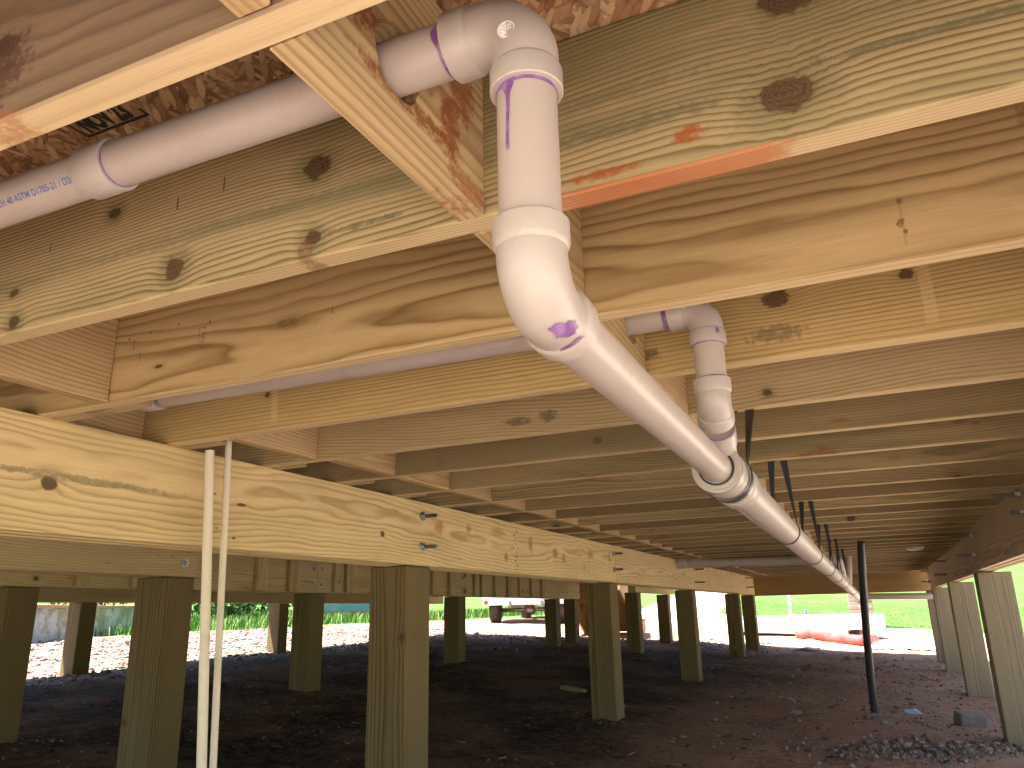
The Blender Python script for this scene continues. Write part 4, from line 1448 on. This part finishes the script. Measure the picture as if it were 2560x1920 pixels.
M['leaf'] = tint_mat('shrub_leaf', [(0, (0.02, 0.05, 0.012)), (0.6, (0.05, 0.11, 0.025)), (1, (0.11, 0.19, 0.05))], 0.6)
M['bark'] = simple('shrub_bark', (0.12, 0.085, 0.06), 0.9, var=0.6)
shr = [(-19.6, 20.2, 1.5, 2.4, 'dark shrub behind the long grass next to the garden wall end'), (-21.5, 24.5, 1.8, 3.0, 'tall dark shrub between the long grass and the dumpster'),
       (-18.4, 26.8, 1.6, 2.6, 'leafy shrub behind the blue dumpster'), (-24.5, 19.0, 2.0, 3.4, 'broad dark shrub above the brick capped wall'), (-13.8, 31.5, 1.6, 2.6, 'shrub on the grass bank left of the truck')]
for (x_, y_, r_, h_, lab) in shr:
    t = thing('shrub', lab, 'shrub', (x_, y_, gh(x_, y_)), 'shrubs on the bank')
    b = Vector((x_, y_, gh(x_, y_)))
    limbs = []
    for q in range(5):
        a = random.uniform(0, 6.28)
        tip = Vector((math.cos(a) * r_ * 0.6, math.sin(a) * r_ * 0.6, h_ * random.uniform(0.5, 0.85)))
        vsq, fsq = sweep([Vector((0, 0, -0.1)), tip * 0.4 + Vector((0, 0, 0.1)), tip], [0.06, 0.035, 0.01], 7)
        off = len(limbs)
        limbs.append((vsq, fsq))
    V, F = [], []
    for vsq, fsq in limbs:
        b0 = len(V)
        V += vsq
        F += [tuple(b0 + i for i in f) for f in fsq]
    link('trunk', mesh('trunk', V, F, True), M['bark'], t, b)
    n = 4200
    c = []
    while len(c) < n:
        p = rng.uniform(-1, 1, 3)
        k = np.linalg.norm(p)
        if k < 1 and k > 0.35 and mnoise.noise((p[0] * 2.2 + x_, p[1] * 2.2, p[2] * 2.2)) > -0.12:
            c.append((p[0] * r_, p[1] * r_, h_ * 0.52 + p[2] * h_ * 0.5))
    V = np.zeros((n, 4, 3))
    for i in range(n):
        u_ = rng.normal(size=3); u_ /= np.linalg.norm(u_)
        w_ = np.cross(u_, rng.normal(size=3)); w_ /= np.linalg.norm(w_)
        s_ = rng.uniform(0.05, 0.10)
        cc = np.array(c[i])
        V[i] = (cc - u_ * s_, cc + w_ * s_ * 0.5, cc + u_ * s_, cc - w_ * s_ * 0.5)
    F = (np.array([(0, 1, 2, 3)])[None] + (np.arange(n) * 4)[:, None, None]).reshape(-1, 4)
    link('crown', tri_mesh('crown', V.reshape(-1, 3), F, np.repeat(rng.uniform(0, 1, n), 4)), M['leaf'], t, b)

# ------------------------------------------------------------------ dumpster
def local_thing(name, label, cat, loc, rz, group=None):
    t = thing(name, label, cat, loc, group)
    t.rotation_euler = (0, 0, rz)
    return t


def lpart(name, vs, fs, mat, parent, smooth=False, at=(0, 0, 0)):
    o = bpy.data.objects.new(name, mesh(name, vs, fs, smooth))
    COL.objects.link(o)
    o.parent = parent
    o.location = at
    o.data.materials.append(mat)
    return o


M['bin_blue'] = simple('faded_blue_steel', (0.10, 0.24, 0.34), 0.5, 0.1, var=0.55, nscale=3, dark=(0.28, 0.30, 0.32))
M['rust'] = simple('rusty_steel', (0.36, 0.15, 0.09), 0.8, var=0.6)
M['rubber'] = simple('black_rubber', (0.022, 0.021, 0.02), 0.75, var=0.6, nscale=14, dark=(0.09, 0.055, 0.035))
dm = local_thing('dumpster', 'faded blue steel dumpster with a rusty lower edge at the grass', 'dumpster', (-16.25, 22.3, gh(-16.25, 22.3) + 0.02), R(36))
body = [(-0.85, -0.55, 0.16), (0.85, -0.55, 0.16), (0.85, 0.6, 0.16), (-0.85, 0.6, 0.16), (-0.92, -0.72, 1.15), (0.92, -0.72, 1.15), (0.92, 0.62, 1.35), (-0.92, 0.62, 1.35)]
lpart('bin_body', body, [(0, 3, 2, 1), (0, 1, 5, 4), (1, 2, 6, 5), (2, 3, 7, 6), (3, 0, 4, 7), (4, 5, 6, 7)], M['bin_blue'], dm)
for xx in (-0.6, 0.0, 0.6):
    vs, fs = join_boxes([(xx, -0.66, 0.62, 0.07, 0.06, 0.86)])
    vs = [(a, b - (c - 0.62) * 0.17, c) for a, b, c in vs]
    lpart('rib', vs, fs, M['bin_blue'], dm)
vs, fs = join_boxes([(0, -0.575, 0.20, 1.78, 0.05, 0.10)])
lpart('lower_rail', vs, fs, M['rust'], dm)
vs, fs = join_boxes([(0, -0.05, 1.30, 1.9, 1.45, 0.05)])
lpart('lid', [(a, b, c + (b + 0.05) * 0.14) for a, b, c in vs], fs, simple('dark_lid', (0.03, 0.03, 0.035), 0.5), dm)
for xx in (-0.97, 0.97):
    vs, fs = join_boxes([(xx, -0.05, 0.85, 0.10, 0.9, 0.16)])
    lpart('fork_pocket', vs, fs, M['bin_blue'], dm)
for xx in (-0.7, 0.7):
    for yy in (-0.4, 0.45):
        vs, fs = sweep([(xx - 0.03, yy, 0.08), (xx + 0.03, yy, 0.08)], [0.08, 0.08], 16)
        lpart('caster', vs, fs, M['rubber'], dm, True)

# ------------------------------------------------------------------ truck
M['silver'] = simple('silver_paint', (0.62, 0.64, 0.66), 0.35, 0.3, var=0.3)
M['red_lens'] = simple('red_lens', (0.55, 0.02, 0.02), 0.2)
M['glass'] = simple('dark_window_glass', (0.03, 0.04, 0.045), 0.05)
tr = local_thing('flatbed_truck', 'silver flatbed truck seen from behind on the red clay', 'truck', (-8.35, 19.25, gh(-8.4, 19.4) - 0.01), R(14))


def tbox(name, c, sz, mat, parent=tr, bev=0.015):
    bm = bmesh.new()
    bmesh.ops.create_cube(bm, size=1)
    bmesh.ops.scale(bm, vec=sz, verts=bm.verts)
    if bev:
        bmesh.ops.bevel(bm, geom=list(bm.edges), offset=bev, segments=2, affect='EDGES')
    me = bpy.data.meshes.new(name)
    bm.to_mesh(me)
    bm.free()
    o = bpy.data.objects.new(name, me)
    COL.objects.link(o)
    o.parent = parent
    o.location = c
    me.materials.append(mat)
    return o


tbox('rear_rail', (0.0, -0.03, 0.555), (2.30, 0.10, 0.15), M['silver'])
tbox('flatbed', (0.0, 1.45, 0.66), (2.34, 3.0, 0.07), M['silver'])
for xx in (-1.15, 1.15):
    tbox('side_board', (xx, 1.45, 0.86), (0.04, 2.95, 0.32), M['silver'])
tbox('tailgate', (0, -0.02, 0.86), (2.26, 0.04, 0.32), M['silver'])
for xx in (-0.42, 0.42):
    tbox('chassis_rail', (xx, 2.2, 0.50), (0.08, 4.6, 0.16), M['darksteel'])
vs, fs = sweep([(-0.95, 0.55, 0.36), (0.95, 0.55, 0.36)], [0.05, 0.05], 14)
lpart('axle', vs, fs, M['darksteel'], tr, True)
vs, fs = [], []
ax_o = lpart('differential', *sweep([(0, 0.40, 0.36), (0, 0.47, 0.36), (0, 0.63, 0.36), (0, 0.70, 0.36)], [0.06, 0.14, 0.14, 0.06], 18), M['darksteel'], tr, True)
for xx in (-1.06, 1.06):
    lp = tbox('tail_light', (xx, -0.095, 0.555), (0.10, 0.03, 0.09), M['red_lens'], bev=0.008)
tbox('plate', (0.55, -0.085, 0.70), (0.30, 0.012, 0.15), simple('plate_white', (0.7, 0.7, 0.68), 0.4), bev=0.004)
tb = tbox('cab', (0, 3.95, 1.02), (1.86, 1.55, 0.95), M['silver'], bev=0.12)
tbox('cab_roof', (0, 3.95, 1.72), (1.66, 1.30, 0.50), M['silver'], bev=0.14)
tbox('rear_window', (0, 3.285, 1.70), (1.25, 0.03, 0.34), M['glass'], bev=0.01)
for xx in (-0.835, 0.835):
    tbox('side_window', (xx, 3.95, 1.70), (0.02, 0.95, 0.32), M['glass'], bev=0.008)
tbox('hood', (0, 5.25, 0.98), (1.80, 1.15, 0.50), M['silver'], bev=0.12)
for (xx, yy) in ((-0.93, 0.55), (0.93, 0.55), (-0.85, 5.0), (0.85, 5.0)):
    rad, wid_ = 0.37, 0.25
    prof = [(-wid_ / 2, 0.20), (-wid_ / 2, rad - 0.06), (-wid_ / 2 + 0.03, rad - 0.01), (-wid_ * 0.2, rad), (wid_ * 0.2, rad), (wid_ / 2 - 0.03, rad - 0.01), (wid_ / 2, rad - 0.06), (wid_ / 2, 0.20)]
    w_ = lpart('wheel', *sweep([(p[0], 0, 0) for p in prof], [p[1] for p in prof], 36), M['rubber'], tr, True, (xx, yy, rad))
    lpart('rim', *sweep([(-0.10, 0, 0), (-0.09, 0, 0), (0.09, 0, 0), (0.10, 0, 0)], [0.14, 0.205, 0.205, 0.14], 28), M['steel'], w_, True)
    V, F = [], []
    for i in range(40):
        a = 2 * math.pi * i / 40
        for q in (-0.075, 0.0, 0.075):
            vsq, fsq = join_boxes([(q, 0, rad + 0.004, 0.05, 0.032, 0.016)])
            b0 = len(V)
            V += [(p[0], p[1] * math.cos(a) - p[2] * math.sin(a), p[1] * math.sin(a) + p[2] * math.cos(a)) for p in vsq]
            F += [tuple(b0 + k for k in f) for f in fsq]
    tr_ = lpart('tread', V, F, M['rubber'], w_)

# ------------------------------------------------------------------ wooden steps behind the house
M['step'] = wood('step_wood', early=(0.40, 0.26, 0.13), late=(0.26, 0.15, 0.07), freq=90, vk=0.25, green=0.1, tone=0.3)
stp = thing('porch_steps', 'brown wooden steps descending behind the end of the floor', 'steps', (-4.85, 15.4, gh(-4.85, 15.4)))
top_z, rise, run = 0.74, 0.185, 0.27
for X_ in (-5.42, -4.28):
    pr = []
    for i in range(6):
        pr += [(14.10 + run * i, top_z - rise * i), (14.10 + run * (i + 1), top_z - rise * i)]
    pr += [(14.10 + run * 6, top_z - rise * 6), (14.10 + run * 6 - 0.25, top_z - rise * 6 - 0.10), (14.10, top_z - 0.36)]
    vs = [(X_ - 0.019, a, b) for a, b in pr] + [(X_ + 0.019, a, b) for a, b in pr]
    n = len(pr)
    fs = [tuple(range(n)), tuple(range(2 * n - 1, n - 1, -1))] + [(i, n + i, n + (i + 1) % n, (i + 1) % n) for i in range(n)]
    c = Vector((X_, 15, 0))
    me = mesh('stringer', [Vector(v) - c for v in vs], fs)
    bm = bmesh.new(); bm.from_mesh(me); bmesh.ops.recalc_face_normals(bm, faces=bm.faces); bm.to_mesh(me); bm.free()
    link('stringer', me, M['block'], stp, c)
for i in range(6):
    board('tread', 1.22, 0.30, 0.036, (-4.85, 14.10 + run * (i + 0.5), top_z - rise * i + 0.02), 'x', M['step'], stp)
    board('riser', 1.10, 0.02, rise + 0.01, (-4.85, 14.10 + run * (i + 1) - 0.012, top_z - rise * i - rise / 2 - 0.01), 'x', M['step'], stp)

# ------------------------------------------------------------------ stone pillar, bundle, roll, sheeting, stakes
M['stone'] = simple('pillar_stone', (0.20, 0.165, 0.15), 0.9, var=0.7, nscale=3, dark=(0.12, 0.095, 0.085))
pil = thing('stone_pillar', 'square pillar of grey stone courses standing on the lawn edge', 'pillar', (-0.46, 23.5, gh(-0.46, 23.5)))
pz = gh(-0.46, 23.5) - 0.05
pm = [box_mesh(0.29, 0.58, 0.098, 0.008, M['stone']), box_mesh(0.20, 0.58, 0.098, 0.008, M['stone']), box_mesh(0.38, 0.58, 0.098, 0.008, M['stone'])]
for i in range(26):
    z_ = pz + 0.05 + i * 0.104
    if i % 2 == 0:
        lay = ((-0.147, pm[0]), (0.147, pm[0]))
    else:
        lay = ((-0.192, pm[1]), (0.102, pm[2]))
    for dx, me in lay:
        link('stone_block', me, None, pil, (-0.46 + dx + random.uniform(-0.006, 0.006), 23.5 + random.uniform(-0.012, 0.012), z_))
board('pillar_cap', 0.70, 0.70, 0.07, (-0.46, 23.5, pz + 26 * 0.104 + 0.04), 'x', M['stone'], pil, bev=0.012)

M['wrap'] = simple('white_wrap', (0.78, 0.76, 0.72), 0.45, var=0.15, nscale=4)
M['sleeper'] = simple('dark_timber', (0.09, 0.06, 0.04), 0.8, var=0.5)
bx_, by_ = -1.55, 18.05
brz = R(18)
bun = local_thing('lumber_bundle', 'long white wrapped lumber bundle lying on dark sleepers beyond the house', 'bundle', (bx_, by_, gh(bx_, by_)), brz)
vs, fs = [], []
nu, nv = 40, 16
for i in range(nu + 1):
    for k in range(nv):
        a = 2 * math.pi * k / nv
        ca_, sa_ = math.cos(a), math.sin(a)
        q = max(abs(ca_), abs(sa_))
        yy_, zz_ = ca_ / q * 0.42, sa_ / q * 0.15 + 0.27
        nn = mnoise.noise((i * 0.25, yy_ * 5, zz_ * 6))
        vs.append((-1.55 + 3.1 * i / nu, yy_ + 0.02 * nn, zz_ + 0.018 * nn))
for i in range(nu):
    for k in range(nv):
        fs.append((i * nv + k, (i + 1) * nv + k, (i + 1) * nv + (k + 1) % nv, i * nv + (k + 1) % nv))
fs += [tuple(range(nv - 1, -1, -1)), tuple(nu * nv + k for k in range(nv))]
lpart('wrapped_stack', vs, fs, M['wrap'], bun)
for xx in (-1.1, 0.0, 1.1):
    tbox('sleeper', (xx, 0, 0.06), (0.12, 0.85, 0.11), M['sleeper'], bun, 0.006)
M['redroll'] = simple('red_plastic', (0.20, 0.035, 0.03), 0.35, var=0.5, nscale=3.5, dark=(0.36, 0.16, 0.16))
rp = [Vector((-1.55, 17.05, 0)), Vector((-1.2, 16.75, 0)), Vector((-0.85, 16.45, 0)), Vector((-0.5, 16.15, 0)), Vector((-0.15, 15.85, 0))]
rr_ = [0.08, 0.09, 0.095, 0.095, 0.10]
pp, qq = [], []
for i in range(33):
    t_ = i / 32 * 4
    k = min(3, int(t_)); f_ = t_ - k
    p = rp[k].lerp(rp[k + 1], f_)
    p.z = gh(p.x, p.y) + 0.085 + 0.012 * math.sin(t_ * 2.1)
    pp.append(p)
    qq.append((rr_[k] * (1 - f_) + rr_[k + 1] * f_) * (1 + 0.06 * mnoise.noise((t_ * 3, 0, 1))))
roll = tube_obj('plastic_roll', pp, qq, M['redroll'], None, 24)
tag(roll, 'long red plastic roll lying on the clay in front of the white bundle', 'roll')
M['sheet'] = simple('white_sheeting', (0.75, 0.74, 0.74), 0.4, var=0.25, nscale=4, dark=(0.42, 0.42, 0.50))
vs, fs = [], []
n = 36
for j in range(n + 1):
    for i in range(n + 1):
        u_, v_ = i / n * 2 - 1, j / n * 2 - 1
        x_, y_ = 0.55 + u_ * 0.78, 15.65 + v_ * 0.55
        k = max(0, 1 - (u_ * u_ + v_ * v_) ** 1.5)
        hh = k * (0.17 + 0.10 * mnoise.noise((u_ * 2.2, v_ * 2.2, 8))) + 0.05 * abs(mnoise.noise((u_ * 6, v_ * 6, 2))) + 0.012
        vs.append((x_ + 0.05 * mnoise.noise((u_ * 4, v_ * 4, 1)), y_, gh(x_, y_) + hh))
for j in range(n):
    for i in range(n):
        fs.append((j * (n + 1) + i, j * (n + 1) + i + 1, (j + 1) * (n + 1) + i + 1, (j + 1) * (n + 1) + i))
sh = link('plastic_sheeting', mesh('plastic_sheeting', vs, fs, True), M['sheet'])
tag(sh, 'crumpled white plastic sheeting heaped beside the red roll', 'sheeting')
mk = tube_obj('marker_post', [(-2.57, 26.8, gh(-2.57, 26.8) - 0.1), (-2.57, 26.8, gh(-2.57, 26.8) + 1.0), (-2.57, 26.8, gh(-2.57, 26.8) + 1.03)], [0.05, 0.05, 0.02], M['wrap'], None, 14)
tag(mk, 'thin white marker post standing on the lawn', 'post')
st = tube_obj('survey_stake', [(-2.1, 26.2, gh(-2.1, 26.2) - 0.1), (-2.1, 26.2, gh(-2.1, 26.2) + 0.22), (-2.07, 26.2, gh(-2.1, 26.2) + 0.32)], [0.05, 0.045, 0.02], simple('blue_paint', (0.05, 0.22, 0.45), 0.5), None, 10)
tag(st, 'short blue survey stake beside the white marker post', 'stake')


# ------------------------------------------------------------------ small debris under the house
def rock(name, p, sz, mat, label, cat, group=None, seed=1, flat=0.6):
    bm = bmesh.new()
    bmesh.ops.create_icosphere(bm, subdivisions=2, radius=1)
    for v in bm.verts:
        v.co *= 1 + 0.35 * mnoise.noise(v.co * 1.4 + Vector((seed * 5.1, 0, 0)))
        v.co = Vector((v.co.x * sz, v.co.y * sz * 0.8, v.co.z * sz * flat))
    me = bpy.data.meshes.new(name)
    bm.to_mesh(me)
    bm.free()
    o = link(name, me, mat, None, (p[0], p[1], gh(p[0], p[1]) + sz * flat * 0.5))
    return tag(o, label, cat, group)


M['palestone'] = simple('pale_stone', (0.30, 0.265, 0.22), 0.9, var=0.5, nscale=30)
M['bluepaper'] = simple('pale_blue_paper', (0.40, 0.46, 0.60), 0.6, var=0.3, nscale=20)
rock('stone', (-0.72, 7.0), 0.040, M['palestone'], 'pale stone on dark soil to the left of the black pipe foot', 'stone', seed=2)
rock('stone', (0.15, 7.05), 0.04, M['palestone'], 'small flat pale stone below the blue paper scrap', 'stone', seed=3, flat=0.35)
rock('stone', (-0.42, 8.1), 0.028, M['palestone'], 'rounded stone behind the black pipe foot', 'stone', seed=4)
o = board('cinder_block', 0.19, 0.12, 0.11, (0.50, 7.15, gh(0.50, 7.15) + 0.035), 'x', simple('grey_block', (0.20, 0.175, 0.155), 0.9, var=0.5, nscale=20), None, bev=0.008, rot=(0.15, 0.1, 0.4))
tag(o, 'grey block fragment half sunk near the broad grey post', 'block')
o = board('brick_piece', 0.075, 0.05, 0.045, (0.2, 6.35, gh(0.2, 6.35) + 0.02), 'x', simple('brown_brick', (0.30, 0.16, 0.09), 0.9, var=0.5, nscale=20), None, bev=0.005, rot=(0.1, 0.05, 0.2))
tag(o, 'small brown brick piece lying by the rubble heap', 'brick')
o = board('wood_offcut', 0.30, 0.06, 0.038, (-2.72, 7.32, gh(-2.72, 7.32) + 0.012), 'x', M['joist_left'], None, rot=(0.0, 0.08, -0.45))
tag(o, 'short lumber offcut on the dark soil left of the bolted girder posts', 'offcut')
vs, fs = [], []
for j in range(5):
    for i in range(5):
        vs.append(((i - 2) * 0.035, (j - 2) * 0.028, 0.02 + 0.014 * mnoise.noise((i * 0.9, j * 0.9, 3))))
for j in range(4):
    for i in range(4):
        fs.append((j * 5 + i, j * 5 + i + 1, j * 5 + i + 6, j * 5 + i + 5))
o = link('paper_scrap', mesh('paper_scrap', vs, fs, True), M['bluepaper'], None, (0.12, 7.7, gh(0.12, 7.7)), (0.25, 0, 0.5))
so = o.modifiers.new('thickness', 'SOLIDIFY'); so.thickness = 0.002
tag(o, 'pale blue paper scrap on the clay right of the black pipe', 'paper')
for i, (x_, y_, s_, lab) in enumerate(((-1.18, 13.9, 0.22, 'flat white wrapper on the clay near the end beam'), (-5.6, 5.2, 0.07, 'glinting white wrapper on the dark soil left of the thin pipes'))):
    vs, fs = [], []
    for j in range(7):
        for q in range(7):
            vs.append(((q - 3) * s_ / 3, (j - 3) * s_ / 5, 0.015 + 0.35 * s_ * abs(mnoise.noise((q * 0.8, j * 0.8, i * 9 + 2)))))
    for j in range(6):
        for q in range(6):
            fs.append((j * 7 + q, j * 7 + q + 1, j * 7 + q + 8, j * 7 + q + 7))
    o = link('plastic_wrapper', mesh('plastic_wrapper', vs, fs, True), M['sheet'], None, (x_, y_, gh(x_, y_)))
    so = o.modifiers.new('thickness', 'SOLIDIFY'); so.thickness = 0.002
    tag(o, lab, 'wrapper')
